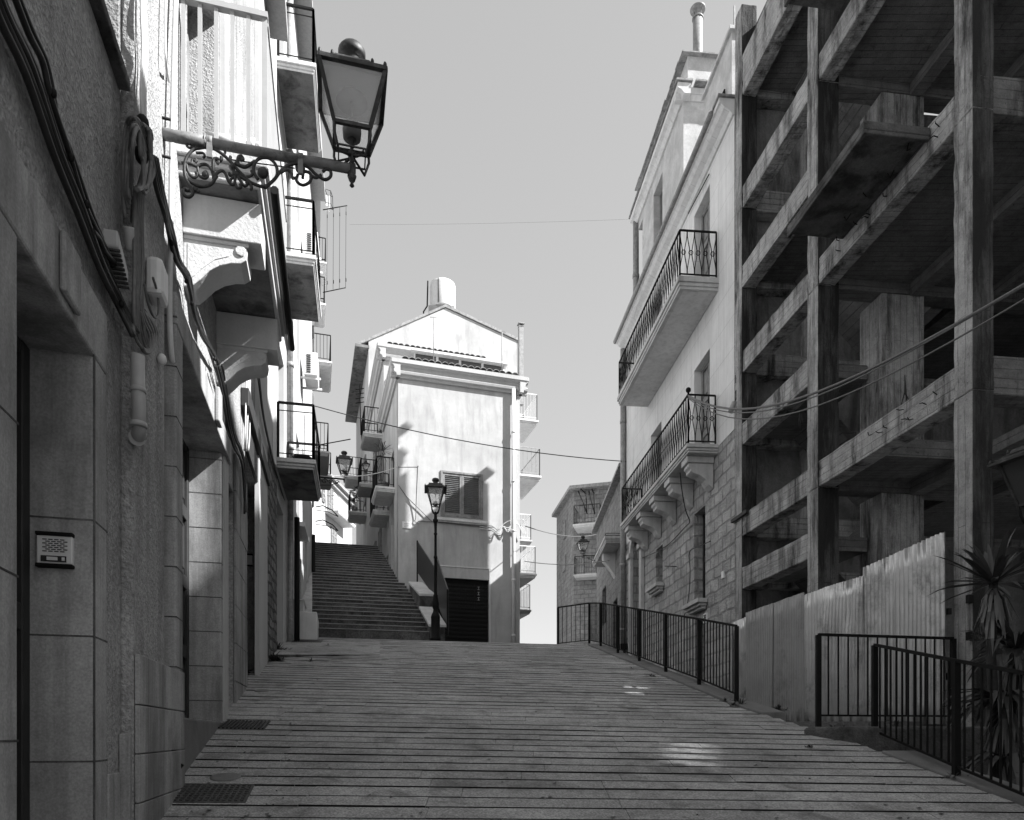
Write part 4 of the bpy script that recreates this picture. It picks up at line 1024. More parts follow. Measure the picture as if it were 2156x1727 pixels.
# right balconies
wm = M['whitemetal']
cbal(CRr, 1.2, 3.4, 1.15, CRr.z(1002,1.2,1.15), M['cream'], .95, .16, M['irong'])
cbal(CRr, 1.4, 3.3, 1.05, CRr.z(1208,1.4,1.05), M['cream'], .95, .16, wm)
for a_,b_,u_,v_,mt_ in ((2.6,4.4,1134,885,'cream'),(3.2,4.6,1121,1137,'white'),(3.4,4.8,1119,1284,'white')):
    o_ = CRr.o(u_, a_); cbal(CRr, a_, b_, o_, CRr.z(v_,a_,o_), M[mt_], .95, .12, wm)
# house number tablet and cables on the front
t = thing('street_plaque', 'small pale marble street plaque on the white house corner', 'plaque', CF.at(855,1108))
m = MB(); a, b = CF.s(847), CF.s(866); m.fbox(CF, a, b, .002, .025, CF.zz(856,1113), CF.zz(856,1099)); m.build('tablet', M['paper'], t)
m = MB()
for k in range(3): m.fbox(CF, a+.05, b-.06-.03*k, .0255, .027, CF.zz(856,1103+3.2*k)-.012, CF.zz(856,1103+3.2*k)); 
m.build('lettering', M['pvcg'], t)
def cwp(seq, o=.04): return wp(seq, o, .4, CF)
cablething('cable', 'cable crossing the white house front from the left corner to the lamp post side', [(cwp([(839,1022),(858,1048),(885,1074),(905,1094),(917,1103)]), .012)], M['cableg'])
cablething('cable', 'cable standing off the white house front and dropping to a coil', [(cwp([(838,983,.03),(846,984,.06),(878,984,.30),(879,985,.31),(877,1040,.12),(875,1090,.04),(872,1096,.04),(878,1101,.04),(884,1097,.04),(905,1099,.04),(940,1101,.04),(990,1107,.04),(1040,1111,.05)]), .013)], M['cableg'])
cablething('cable_tangle', 'pale knotted cables hanging on the white house front beside its downpipe', [(cwp([(1010,1103+d),(1035,1108+d),(1050,1118+d),(1058,1108),(1070,1112+d),(1082,1102-d),(1100,1112+d),(1106,1125)],.13),.012) for d in (0,5,9)]+[(cwp([(1046,1116),(1066,1100),(1084,1094),(1103,1094)],.13),.009)], M['conduit'])
# tank and aerials on the roof
tz = CG.zz(931,655,-1.2)
t = thing('water_tank', 'white cylindrical water tank standing on the gable roof', 'water tank', CG.P(CG.s(931,-1.2),-1.2,tz))
c0 = CG.P(CG.s(932,-1.2),-1.2,0); hT = CG.zz(931,597,-1.2)-tz; rT = 27/K*c0.y
m = MB(); m.lathe((c0.x,c0.y,tz), [(rT*.98,0),(rT,.05),(rT,hT*.85),(rT*.96,hT*.93),(rT*.8,hT*.985),(rT*.3,hT)], 28); m.build('drum', M['pvc'], t)
m = MB(); m.box(c0.x-rT*1.02,c0.x+rT*.2,c0.y-.5,c0.y+.5,tz-1.1,tz-.02); m.box(c0.x+rT*.6,c0.x+rT*.98,c0.y-.5,c0.y+.5,tz-1.1,tz-.03); m.build('base', M['oldwall'], t)
m = MB(); m.tube([(c0.x-rT-.05,c0.y-.4,tz+hT*.9),(c0.x-rT-.08,c0.y-.4,tz),(c0.x-rT-.25,c0.y-.45,tz-.3),(c0.x-rT-.2,c0.y-.45,tz-1.0)], .035, 8); m.tube([(c0.x-.15,c0.y-rT-.01,tz+hT*.9),(c0.x-.15,c0.y-rT-.01,tz+.05)], .02, 6); m.build('pipe', M['iron'], t)
def aerial(label, fr, u, v0, v1, o, r=.02, arms=()):
    p = fr.at(u, v0, o); q = fr.P(fr.s(u,o), o, fr.zz(u,v1,o)); m = MB(); m.tube([p,q], r, 6)
    for dz,l in arms: m.tube([q+Vector((-l,0,-dz)), q+Vector((l,0,-dz))], r*.7, 4)
    tag(m.build('aerial_mast', M['steel'], base=p), label, 'aerial')
aerial('thin aerial mast rising before the left part of the upper tiled roof', CF, 913, 775, 668, -2.0, .018, [(.0,.12)])
aerial('thin aerial mast rising before the right part of the upper tiled roof', CF, 1057, 795, 700, -2.0, .018)
# yucca in a pot on the left balcony, small pots
def rosette(mb, c, n, L, w, rnd, up=.5, droop=.3):
    for i in range(n):
        a = rnd.uniform(0,2*math.pi); e = rnd.uniform(-.25,1.1)*up+.1; l = L*rnd.uniform(.65,1.1)
        d = Vector((math.cos(a)*math.cos(e), math.sin(a)*math.cos(e), math.sin(e))); side = d.cross(Vector((0,0,1))).normalized()*w
        p0 = Vector(c); p1 = p0+d*l*.4; q_ = droop*rnd.uniform(.4,1.5); side *= rnd.uniform(.6,1.25); p2 = p0+d*l*.75-Vector((0,0,q_*l*.15)); p3 = p0+d*l*.98-Vector((0,0,q_*l*.42)); nn = side.cross(d)*.25
        mb.add([p0-side*.6,p0+side*.6,p1-side,p1+side,p2-side*.75,p2+side*.75,p3,p1+nn*-1,p2+nn*-1], [(0,1,7),(0,7,2),(1,3,7),(2,7,8,4),(7,3,5,8),(4,8,6),(8,5,6)])
rr = random.Random(21)
py = CL.P(1.3,.35,CL.z(1022,.75,.62)); t = thing('potted_yucca', 'potted yucca with spiky crown on the middle left balcony of the white house', 'plant', py)
m = MB(); m.lathe(py, [(.13,.0),(.19,.24),(.21,.28),(.17,.28),(.16,.24)], 14); m.build('pot', M['pot'], t)
m = MB(); m.tube([py+Vector((0,0,.2)), py+Vector((.03,.02,.8)), py+Vector((.0,.05,1.3))], [.035,.03,.03], 6); m.tube([py+Vector((0,0,.2)), py+Vector((-.12,.0,.7)), py+Vector((-.22,.0,1.0))], .02, 6); m.build('trunk', M['leafdry'], t)
m = MB(); rosette(m, py+Vector((0,.05,1.35)), 34, .42, .014, rr, 1.0, .4); rosette(m, py+Vector((0,.05,1.15)), 16, .36, .012, rr, .1, 1.4); m.build('leaf', M['leaf'], t)
pz = CG2.z(1075,.9,.8); pp = CG2.P(1.2,.55,pz); t = thing('potted_plant', 'dark bushy potted plant on a far small balcony left of the white house', 'plant', pp)
m = MB(); m.lathe(pp, [(.11,0),(.16,.26),(.13,.26)], 12); m.build('pot', M['pot'], t)
m = MB(); 
for k in range(8): rosette(m, pp+Vector((rr.uniform(-.15,.15),rr.uniform(-.15,.15),.35+.12*k)), 10, .25, .03, rr, .8, 1)
m.build('leaf', M['weed'], t)
# wall lamp hanging over the steps
def armlamp(label, P0, dirv, L, zarm_, scale=1.0):
    t = thing('wall_lamp', label, 'street lamp', P0); d = Vector(dirv).normalized(); b = Vector((P0[0],P0[1],zarm_)); e = b+d*L
    m = MB(); m.tube([b,e], .024*scale, 8)
    for i in range(4):
        c = b+d*(L*(.2+.19*i))-Vector((0,0,.11*scale)); rad = .085*scale*(1.1-.1*i)
        m.tube([c+d*(math.cos(a)*rad*(1-.06*k))+Vector((0,0,math.sin(a)*rad*(1-.06*k))) for k,a in enumerate([j*.55 for j in range(17)])], .011*scale, 5)
    m.tube([b-Vector((0,0,.3*scale)), b+d*L*.3-Vector((0,0,.22*scale)), b+d*L*.6-Vector((0,0,.2*scale)), b+d*L*.85-Vector((0,0,.08*scale))], .012*scale, 5)
    m.build('arm', M['lampiron'], t)
    F = Fr(e.x, e.y, -d.y, d.x, d.x, d.y)
    lantern(t, (e.x,e.y), F, .23*scale, .2*scale, .105*scale, zarm_+.2*scale, zarm_+.52*scale)
    m = MB(); m.lathe((e.x,e.y,zarm_-.12*scale), [(.004,0),(.02,.03*scale),(.028*scale,.1*scale),(.014*scale,.16*scale),(.012*scale,.32*scale)], 10)
    for a in range(4):
        q = R(45+90*a); dd = Vector((math.cos(q)*d.x-math.sin(q)*d.y, math.cos(q)*d.y+math.sin(q)*d.x, 0)); m.tube([e+Vector((0,0,.06*scale)), e+dd*.12*scale+Vector((0,0,.1*scale)), e+dd*.145*scale+Vector((0,0,.2*scale))], .009*scale, 5)
    m.build('bracket', M['lampiron'], t); return t
# ================================================================ LEFT HOUSE 3, beyond the balconies
e2 = L2.P(s2E); L3 = Fr(e2.x, e2.y, -.2787, 1, 1, .2787)
l3 = thing('far_left_house', 'pale house beyond the stacked balconies with small balconies over the upper steps', 'house', L3.P(5,0,5))
m = MB(); m.fbox(L3, .003, 12, -6, 0, 2, 19.5); m.build('wall', M['white'], l3)
m = MB(); m.fbox(L3, .004, 12.1, -6, .3, 19.502, 19.7); m.build('roof', M['roof'], l3)
def l3bal(s0, s1, u, vbot, mat=M['cream'], h=.95, **k):
    o = L3.o(u, s0); z = L3.z(vbot, s0, o)+.15; return balcony(l3, L3, s0, s1, o, z, .15, mat, M['iron'], h, .13, **k)
l3bal(3.2, 4.6, 686, 648, rb=.005); l3bal(3.4, 5.6, 699, 770, M['cream']); l3bal(1.6, 3.6, 694, 960, M['white']); l3bal(5.8, 7.2, 688, 560); l3bal(7.0, 8.4, 699, 1010)
for a,z in ((.8,9.0),(.8,13.2),(4,9.5),(4,13),(7,9.5)): leaf_door(l3, 'window', L3, a, a+.8, z, z+2.0, .04, M['shutter'], 3)
def acunit(label, s, z):
    t = thing('air_conditioner', label, 'air conditioner', L3.P(s,0,z) if s>0 else L2.P(s2E+s,0,z)); fr = L3 if s>0 else L2; s = s if s>0 else s2E+s
    m = MB(); m.fbox(fr, s, s+.8, .10, .42, z, z+.58); m.build('case', M['pvc'], t, bevel=.015)
    m = MB()
    for k in range(9): m.fbox(fr, s-.012, s-.001, .16, .26, z+.06+k*.053, z+.085+k*.053)
    m.build('louvre', M['ink'], t)
    m = MB()
    for q in (s+.1,s+.66): m.fbox(fr, q, q+.04, .0, .5, z-.05, z-.002)
    m.build('bracket', M['whitemetal'], t)
za1 = L2.z(790, s2E-4.4, .3); acunit('white air conditioner on brackets on the house wall below the drying rack', -4.4, za1); acunit('white air conditioner half hidden behind the middle stacked balcony', -4.2, L2.z(535, s2E-4.2, .3))
t = thing('drying_rack', 'thin wire clothes drying rack held out over the street from the far left house', 'drying rack', L3.P(4.8,0,L3.z(600,4.8)))
def rp(u, v, s): o = L3.o(u, s); return L3.P(s, o, L3.z(v, s, o))
m = MB(); m.tube([rp(680,442,4.4), rp(731,433,4.4)], .018, 5); m.tube([rp(680,616,4.4), rp(728,606,4.4)], .018, 5)
for k in range(4):
    u = 689+k*13.2; m.tube([rp(u,440-k*2,4.4), rp(u-1,612-k*2.4,4.4)], .008, 4)
    for q in (452,592): m.tube([rp(u,q-k*2,4.4), rp(u,q+7-k*2,4.4)], .016, 4)
m.build('frame', M['iron'], t)
t = thing('wire_basket', 'small framed wire basket fixed high on the far left house', 'basket', L3.P(5.5,0,L3.z(420,5.5)))
m = MB(); pts = [rp(684,398,5.5), rp(696,402,5.5), rp(697,430,5.5), rp(686,426,5.5)]; m.tube(pts, .014, 4, False, True); m.tube([p+Vector((.0,.3,0)) for p in pts], .014, 4, False, True)
for p in pts: m.bar(p, p+Vector((0,.3,0)), .01)
m.build('wire', M['iron'], t); m = MB(); m.fbox(L3, 5.55, 5.8, L3.o(686,5.5), L3.o(695,5.5), L3.z(428,5.5), L3.z(403,5.5)); m.build('panel', M['whitemetal'], t)
q = L3.P(3.0,0,0); armlamp('hanging four-sided lantern on a scrolled bracket over the upper steps', (q.x,q.y,L3.z(1003,3.0)), (L3.n[0],L3.n[1],0), (731-665)/K*q.y*1.0, L3.z(1003,3.0), 1.25)
q = CB2.P(1.2,0,0); armlamp('small far wall lamp on the left side of the white house', (q.x,q.y,CB2.z(1000,1.2)), (-.96,-.28,0), .55, CB2.z(1000,1.2), .62)
# ================================================================ FAR WHITE HOUSES above the steps
def farhouse(name, label, fr, s0, s1, dep, z0, z1, wins, bals=(), roofo=.4):
    t = thing(name, label, 'house', fr.P((s0+s1)/2,0,z0)); m = MB(); m.fbox(fr, s0, s1, -dep, 0, z0, z1); m.build('wall', M['white'], t)
    m = MB(); m.fbox(fr, s0-.2, s1+roofo, -dep-.2, roofo, z1+.002, z1+.18); m.fbox(fr, s0-.1, s1+roofo*.6, -dep-.1, roofo*.55, z1-.25, z1); m.build('roof', M['tile'], t)
    for a,b,c,d in wins: leaf_door(t, 'window', fr, a, b, c, d, .05, M['shutter'], 3)
    for a,b,o,z in bals: balcony(t, fr, a, b, o, z, .15, M['cream'], M['irong'], .95, .2)
    return t
L4 = Fr((665-UC)/K*44, 44, .097, 1, 1, -.097)
def z4(u,v): return L4.zz(u,v)
s_ = L4.s
farhouse('white_house', 'sunlit white house seen beyond the top of the steps', L4, -4, s_(741), 8, 8, L4.z(1002,1.5),
  [(s_(689),s_(700),z4(695,1080),z4(695,1028)),(s_(677),s_(682),z4(680,1058),z4(680,1030)),(s_(696),s_(707),z4(700,1160),z4(700,1112))], [(s_(684),s_(722),.9,z4(690,1080))])
L5 = Fr((735-UC)/K*54, 54, .99, .1, .1, -.99)
farhouse('white_house', 'plain bright far house between the sunlit white house and the gabled house', L5, -8, 4, 8, 9, L5.z(1045,0), [], [])
t = thing('awning_frame', 'bare curved awning frame on the last left house above the steps', 'awning', L3.P(8.5,0,L3.z(1080,8.5)))
m = MB()
for v in (1062,1092):
    m.tube([rp(664,v+6,8.5), rp(680,v+3,8.5), rp(700,v+13,8.5), rp(712,v+26,8.5)], .025, 5); m.tube([rp(664,v+12,8.5), rp(690,v+16,8.5), rp(712,v+26,8.5)], .016, 5)
m.build('frame', M['iron'], t)
# ================================================================ CONCRETE FRAME (unfinished building)
RF = Fr(4.98, 7.7, -.1233, 1, -1, -.1233)
T = RF.s
rf = thing('concrete_frame', 'unfinished board-formed concrete frame building with bare columns and beams', 'building', RF.P(3,-1,.2))
FLR = {'F':(RF.zz(1995,853), RF.zz(1995,853)+.38), 'D':(RF.zz(1993,288), RF.zz(1993,288)+.38)}
zF, zD = FLR['F'][0], FLR['D'][0]; hF = zD-zF; zBt = zD+hF+.02
LV = [zF, zD, zBt, zBt+hF]
c1 = (0, T(2008)); c2 = (T(1722), T(1699.6)); c3 = (T(1561.5), T(1546)-.02)
TOP = LV[2]+2.2
cw = .25
def col(s0, s1, o0, o1, z0, z1, mat='boardv', name='column'):
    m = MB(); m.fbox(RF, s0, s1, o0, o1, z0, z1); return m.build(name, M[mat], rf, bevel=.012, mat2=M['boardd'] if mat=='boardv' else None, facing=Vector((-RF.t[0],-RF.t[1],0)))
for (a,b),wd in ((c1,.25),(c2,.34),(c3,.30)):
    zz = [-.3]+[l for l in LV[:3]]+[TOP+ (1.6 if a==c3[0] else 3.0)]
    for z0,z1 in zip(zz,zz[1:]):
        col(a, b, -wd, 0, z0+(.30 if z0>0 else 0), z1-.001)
        if z0 > 0: col(a-.002, b+.002, -wd-.002, .002, z0, z0+.36, 'boardv', 'column_head')
def beam(s0, s1, o0, o1, z0, z1, mat='boardh', name='beam'):
    m = MB(); m.fbox(RF, s0, s1, o0, o1, z0, z1); return m.build(name, M[mat], rf, bevel=.012)
for k,z in enumerate(LV[:3]):
    beam(c1[1]+.003, c2[0]-.003, -.27, -.012, z, z+.385)          # main bay, along the street
    beam(c2[1]+.003, c3[0]-.003, -.27, -.014, z-.02, z+.375)      # stair bay, at floor level
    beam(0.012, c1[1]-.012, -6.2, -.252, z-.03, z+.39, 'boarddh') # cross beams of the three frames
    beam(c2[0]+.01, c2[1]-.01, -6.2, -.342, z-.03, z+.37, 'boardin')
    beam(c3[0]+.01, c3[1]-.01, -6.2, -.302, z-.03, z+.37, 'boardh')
    m = MB(); m.fbox(RF, c1[1]+.003, c2[0]-.003, -3.5, -2.2, z+.12, z+.372); m.fbox(RF, 1.2, c2[0]-.003, -6.2, -3.5, z+.12, z+.3715); m.fbox(RF, c1[1]+.003, .6, -2.2, -.272, z+.12, z+.371); m.fbox(RF, 2.1, c2[0]-.003, -2.2, -.272, z+.12, z+.371)
    if k: m.fbox(RF, .6, 2.1, -2.2, -.272, z+.12, z+.370)
    m.build('floor_slab', M['boardin'], rf)
    m = MB(); m.fbox(RF, c2[1]+.003, c3[0]-.003, -6.2, -2.6, z+.10, z+.368); m.build('floor_slab', M['boardin'], rf)
    m = MB()
    for q in range(4): m.fbox(RF, c1[1]+.004, c2[0]-.004, -1.7-1.3*q, -1.5-1.3*q, z-.06, z+.119)   # joists under the slab
    m.build('joist', M['boardin'], rf)
half = [RF.zz(1699.6,1177.6), RF.zz(1699.6,811), RF.zz(1704.6,404), RF.zz(1604,116)]
for k,z in enumerate(half):
    beam(c2[1]+.003, c3[0]-.003, -.27, -.01, z, z+.40 if k<3 else z+.75)
    m = MB(); m.fbox(RF, c2[1]+.004, c3[0]-.004, -1.0, -.272, z+.15, z+.37); m.build('landing', M['boardin'], rf)
    beam(c3[0]+.012, c3[1]-.012, -3.0, -.304, z+.05, z+.38, 'boardh')
    # stair flights between landings, running into the building
    m = MB(); sA_, sB_ = c2[1]+.06, (c2[1]+c3[0])/2-.05
    for (a,b),(z0,z1) in (((sA_,sB_),(z,z+hF/2)),((sB_+.1,c3[0]-.06),(z,z-hF/2))):
        p = [RF.P(a,-1.0,z0+.15),RF.P(b,-1.0,z0+.15),RF.P(b,-2.6,z1+.10),RF.P(a,-2.6,z1+.10)]
        m.hexa(p+[q+Vector((0,0,.2)) for q in p])
    m.build('stair_flight', M['boardin'], rf)
# roof beams over the top floor and the cantilevered eave
zR = LV[2]+hF
beam(c1[1]+.003, c2[0]-.003, -.27, -.012, zR, zR+.4); beam(0, c1[1], -6.2, -.26, zR, zR+.4, 'boarddh')
m = MB(); m.fbox(RF, c1[1]+.003, c3[0]-.003, -6.2, -.272, zR+.10, zR+.38); m.build('roof_slab', M['boardin'], rf)
# uneven, chipped surfaces of the rough concrete
rt = bpy.data.textures.new('rough_concrete', 'CLOUDS'); rt.noise_scale = .11; rt.noise_depth = 3
for o in list(rf.children):
    if o.name.split('.')[0] in ('beam','column','column_head'):
        s_ = o.modifiers.new('split', 'SUBSURF'); s_.subdivision_type = 'SIMPLE'; s_.levels = s_.render_levels = 4
        d_ = o.modifiers.new('chips', 'DISPLACE'); d_.texture = rt; d_.texture_coords = 'GLOBAL'; d_.strength = .035; d_.mid_level = .5
# wide inner piers
so = T(1722)+.02
o1_, o2_ = RF.o(1856, so), RF.o(1946, so)
for z0,z1 in ((-.3,LV[0]-.035),(LV[0]+.38,LV[1]-.035),(LV[1]+.38,LV[2]-.035),(LV[2]+.38,zR)):
    m = MB(); m.fbox(RF, so, so+.55, o2_, o1_, z0, z1); m.build('column', M['boardv'], rf, bevel=.012)
    m = MB(); m.fbox(RF, c3[0]+.02, c3[1]-.02, -1.62, -1.30, z0, z1); m.fbox(RF, c3[0]+.02, c3[1]-.02, -3.2, -2.9, z0, z1); m.build('column', M['boardv'], rf, bevel=.012)
    m = MB(); m.fbox(RF, 0.02, .3, -5.6, -5.3, z0, z1); m.build('column', M['boarddh'], rf, bevel=.012)
    m = MB(); m.fbox(RF, so, so+.3, -4.5, -4.2, z0, z1); m.build('column', M['boardin'], rf, bevel=.012)
m = MB(); m.fbox(RF, .3, c3[1], -6.6, -6.3, -1, zR+.3); m.build('back_wall', M['rubdark'], rf)
# cantilevered balcony slabs
def cant(z, sA_, sB_, oo, nm='balcony_slab'):
    m = MB(); m.fbox(RF, sA_, sB_, -.005, oo, z+.02, z+.12); m.fbox(RF, sA_, sB_, oo-.05, oo+.0, z-.03, z+.0195); m.fbox(RF, sA_+.001, sA_+.05, -.0, oo-.051, z-.03, z+.0195); return m.build(nm, M['mould'], rf, bevel=.012)
sN_, sF_ = T(1958.6), T(1774); oo = RF.o(1819, sN_)
zS1 = RF.z(252, sN_, oo)-.12
b1 = cant(zS1, sN_, sF_, oo); cant(zS1+hF+.28, sN_+.2, sF_+.1, oo)
rr = random.Random(4)
for k in range(5):
    m = MB()
    p = RF.P(sN_+.2+.38*k, rr.uniform(.06,.25), zS1+.018); m.tube([p, p+Vector((rr.uniform(-.06,.06),rr.uniform(-.05,.05),-.03)), p+Vector((rr.uniform(-.1,.1),rr.uniform(-.1,.1),.0))], .007, 5); m.build('rebar', M['iron'], b1)
rr = random.Random(9)                       # stub bars and odd formwork ends
for k in range(16):
    s_ = rr.uniform(.5, c2[0]-.3); z = LV[k%2]+rr.uniform(.1,.34); p = RF.P(s_, -.01, z); m = MB(); m.tube([p, p+Vector((-.06,-.02,rr.uniform(-.03,.03))), p+Vector((-.07,rr.uniform(-.05,.05),.02))], .006, 4); m.build('rebar', M['iron'], rf)
# small off-cut of shuttering boards left on the edge
m = MB(); z = half[0]; zf_ = LV[0]+.30; m.fbox(RF, c3[0]-.3, c3[1]+.05, .005, .06, zf_+.02, zf_+.08); m.build('formwork_board', M['wood'], rf)
# ================================================================ RIGHT HOUSE
cxy = RF.P(T(1546))
RH = Fr(cxy.x, cxy.y, -.0887, 1, -1, -.0887)
RE = Fr(cxy.x, cxy.y, 1, .0887, .0887, -1)
H = RH.s
hE = RH.sY(22.0); zC = RH.zz(1507,194,.4); 
rh = thing('plastered_house', 'three-storey house with plastered top, rough stone base and two long iron balconies', 'house', RH.P(hE/2,0,.3))
zB1 = RH.zz(1513,586)   # top of the upper balcony floor
zB2 = RH.zz(1512,935)   # top of the lower balcony floor
zst = zB2-.05           # stonework below, plaster above
d1 = (H(1494.5), H(1461.6)); dfar = (H(1392.6), H(1370.6))
ops = [(d1[0],d1[1],zB1+.01,RH.z(387,d1[0])),(dfar[0],dfar[1],zB1+.01,RH.z(387,d1[0])),(d1[0],d1[1],zB2+.01,RH.z(733,d1[0])),(dfar[0],dfar[1],zB2+.01,RH.z(733,d1[0])-.02)]
ops2 = [(H(1484),H(1460.5),RH.zz(1484,1262),RH.zz(1484,1063)),(H(1394.4),H(1379.7),RH.zz(1394,1229),RH.zz(1394,1146)),(H(1483),H(1465),.17,RH.zz(1483,1299)),(H(1352),H(1334),.17,RH.zz(1345,1128))]
m = MB(); m.wall(RH, .001, hE, zst+.001, zC-.3, -.38, 0, ops); m.build('upper_wall', M['rhouse'], rh)
m = MB(); m.fprism(RH, [(.002,-.382),(hE-.36,-.382),(hE-4,-4),(hE-4.5,-8.5),(.002,-8.5)], -.5, zC-.02); m.build('party_wall', M['party'], rh)
m = MB(); m.wall(RH, .001, hE+.001, -.5, zst, -.38, -.012, ops2); m.build('stone_wall', M['rubble'], rh)
for a,b,c,d in ops: leaf_door(rh, 'window', RH, a, b, c, d, -.2, M['shutter'], 3)
for a,b,c,d in ops2[:2]: leaf_door(rh, 'window', RH, a, b, c, d, -.24, M['wood'], 2)
for a,b,c,d in ops2[2:]: leaf_door(rh, 'door', RH, a, b, c, d, -.26, M['wood'], 3)
# arched portal surround
m = MB(); a,b,c,d = ops2[3]
m.fbox(RH, a-.22, a-.01, .0, .10, .1, d-.5); m.fbox(RH, b+.01, b+.22, .0, .10, .1, d-.5); m.fbox(RH, a-.28, a+.02, .0, .16, d-.5, d-.36); m.fbox(RH, b-.02, b+.28, .0, .16, d-.5, d-.36)
cm, rm_ = (a+b)/2, (b-a)/2+.12
for k in range(9):
    t0, t1 = math.pi*k/9, math.pi*(k+1)/9
    q = [(cm+math.cos(t)*r_, d-.36+math.sin(t)*r_*.8) for t,r_ in ((t0,rm_-.08),(t1,rm_-.08),(t1,rm_+.1),(t0,rm_+.1))]
    m.prism([RH.P(s_,0,z_) for s_,z_ in q], RH.P(0,.1)-RH.P(0,0))
m.build('portal', M['stone'], rh, bevel=.008)
for a,b,c,d in ops2[:2]:
    m = MB(); m.fbox(RH, a-.16, b+.16, -.0, .22, c-.09, c); m.fbox(RH, a-.11, b+.11, .0, .16, c-.15, c-.091); m.fbox(RH, a-.07, b+.07, .0, .10, c-.21, c-.151); m.build('window_sill', M['stone'], rh, bevel=.01)
# ragged broken edge at the near corner
m = MB(); rr = random.Random(8); z = -.3
while z < zC-.3:
    h = rr.uniform(.12,.3); m.fbox(RE, .005, rr.uniform(.16,.30), .0, rr.uniform(.02,.09), z, z+h-.004); z += h
m.build('broken_edge', M['rubdark'], rh, bevel=.015)
# balconies
def rbal(s0, s1, o, z, th, h):
    sl = balcony(rh, RH, s0, s1, o, z, th, M['stone'], M['iron'], h, fancy=True); return sl
s0u = H(1514); oU = RH.o(1428, s0u); sfU = H(1299,oU)
bu = rbal(s0u, sfU, oU, zB1, .24, .94); m = MB(); m.fbox(RH, s0u+.12, sfU-.1, .02, oU-.14, zB1-.246, zB1-.242); m.build('soffit', M['cream'], bu)
s0l = H(1512); oL = RH.o(1446, s0l); sfL = H(1305.5,oL)
bl_ = rbal(s0l, sfL, oL, zB2, .17, 1.0)
m = MB(); p = RH.P(s0l+.05, oL-.05, zB2+1.0); m.blob(p+Vector((0,0,.09)), .055, n=10); m.tube([p,p+Vector((0,0,.06))], .02, 6); m.build('finial', M['iron'], bl_)
nC = 5
for k in range(nC):
    s_ = s0l+.25+(sfL-s0l-.8)*k/(nC-1); m = MB(); z = zB2-.172
    m.fbox(RH, s_-.04, s_+.34, 0, oL-.08, z-.13, z)
    m.oprism(RH, s_, s_+.30, [(0,z-.131),(oL-.13,z-.131),(oL-.12,z-.2),(oL-.17,z-.25),(oL-.17,z-.30),(oL-.24,z-.34),(.28,z-.38),(.16,z-.46),(.10,z-.56),(.0,z-.64)]); m.build('corbel', M['stone'], rh, bevel=.012)
m = MB(); rr = random.Random(2)                        # grey lines and pegs under the eaves
m.tube([RH.P(H(1497),.04,RH.zz(1497,367)), RH.P(H(1453),.04,RH.zz(1453,450))], .012, 5); m.build('wash_pole', M['iron'], rh)
# cornice
m = MB()
prof = [(-.3,zC-.32),(.04,zC-.32),(.09,zC-.25),(.20,zC-.19),(.26,zC-.12),(.30,zC-.11),(.30,zC-.02),(-.3,zC-.02)]
m.oprism(RH, -.01, hE+.02, prof); m.build('cornice', M['rhouse'], rh)
m = MB(); rr = random.Random(12); s_ = -.05
while s_ < hE-.1:
    l = rr.uniform(.25,.4); m.fbox(RH, s_, s_+l-.008, -.1, .33+rr.uniform(-.012,.012), zC-.0185, zC+rr.uniform(.012,.03)); s_ += l
m.build('eave_tile', M['tile'], rh)
m = MB(); m.tube([RH.P(.3,.34,zC-.05), RH.P(hE+.02,.34,zC-.05)], .05, 8); m.build('gutter', M['steel'], rh)
# penthouse
sp_ = 3.0; op_ = min(-.01, RH.o(1439, sp_)); pE = 6.95; zP = RH.z(190, sp_, op_)
pf = (H(1393,op_),H(1381,op_)); 
m = MB()
pw0 = (H(1395,op_), H(1376,op_)); pw1 = (H(1353,op_), H(1341,op_))
def pzz(v, s): return RH.z(v, s, op_)
pops = [(pw0[0],pw0[1],zC,pzz(362,pw0[0])),(pw1[0],pw1[1],zC,pzz(462,pw1[0]))]
m.wall(RH, sp_, pE, zC-.02, zP-.2, op_-.35, op_, pops); m.fprism(RH, [(sp_+.001,op_-.352),(pE-.36,op_-.352),(pE-3,-3.2),(pE-3.4,-6),(sp_+.001,-6)], zC-.02, zP-.2); ph = m.build('penthouse_wall', M['penth'], rh)
for a,b,c,d in pops: leaf_door(rh, 'window', RH, a, b, c, d, op_-.2, M['shutter'], 2)
m = MB(); PE = Fr(RH.P(sp_,op_).x, RH.P(sp_,op_).y, 1, .0887, .0887, -1)
m.oprism(RH, sp_-.22, pE+.2, [(op_-.1,zP-.26),(op_+.05,zP-.26),(op_+.12,zP-.18),(op_+.2,zP-.14),(op_+.2,zP-.02),(op_-.1,zP-.02)]); m.oprism(PE, -.198, 5, [(-.1,zP-.259),(.03,zP-.259),(.07,zP-.18),(.11,zP-.14),(.11,zP-.021),(-.1,zP-.021)]); m.build('cornice', M['rhouse'], rh)
za_ = zP+.85
m = MB(); m.fprism(RH, [(sp_+.05,op_-.12),(pE-.3,op_-.12),(pE-3,-3),(pE-3.4,-5.5),(sp_+.05,-5.5)], zP, za_); m.build('attic', M['penth'], rh)
m = MB(); rr = random.Random(13)
for (z,oe,sa) in ((zP,op_+.24,sp_-.26),(za_,op_+.05,sp_-.06)):
    s_ = sa
    while s_ < pE+.1:
        l = rr.uniform(.22,.34); m.fbox(RH, s_, s_+l-.008, op_-.14 if z==zP else max(-5.4,op_-.3-(pE-s_)*.8), oe+rr.uniform(-.012,.012), z+.001, z+rr.uniform(.03,.05)); s_ += l
    o = op_-.2
    while o > -5 and z == zP:
        l = rr.uniform(.22,.34); m.fbox(RH, sa-rr.uniform(0,.02), sp_+.04, o-l, o-.008, z+.001, z+rr.uniform(.03,.05)); o -= l
m.build('eave_tile', M['tile'], rh)
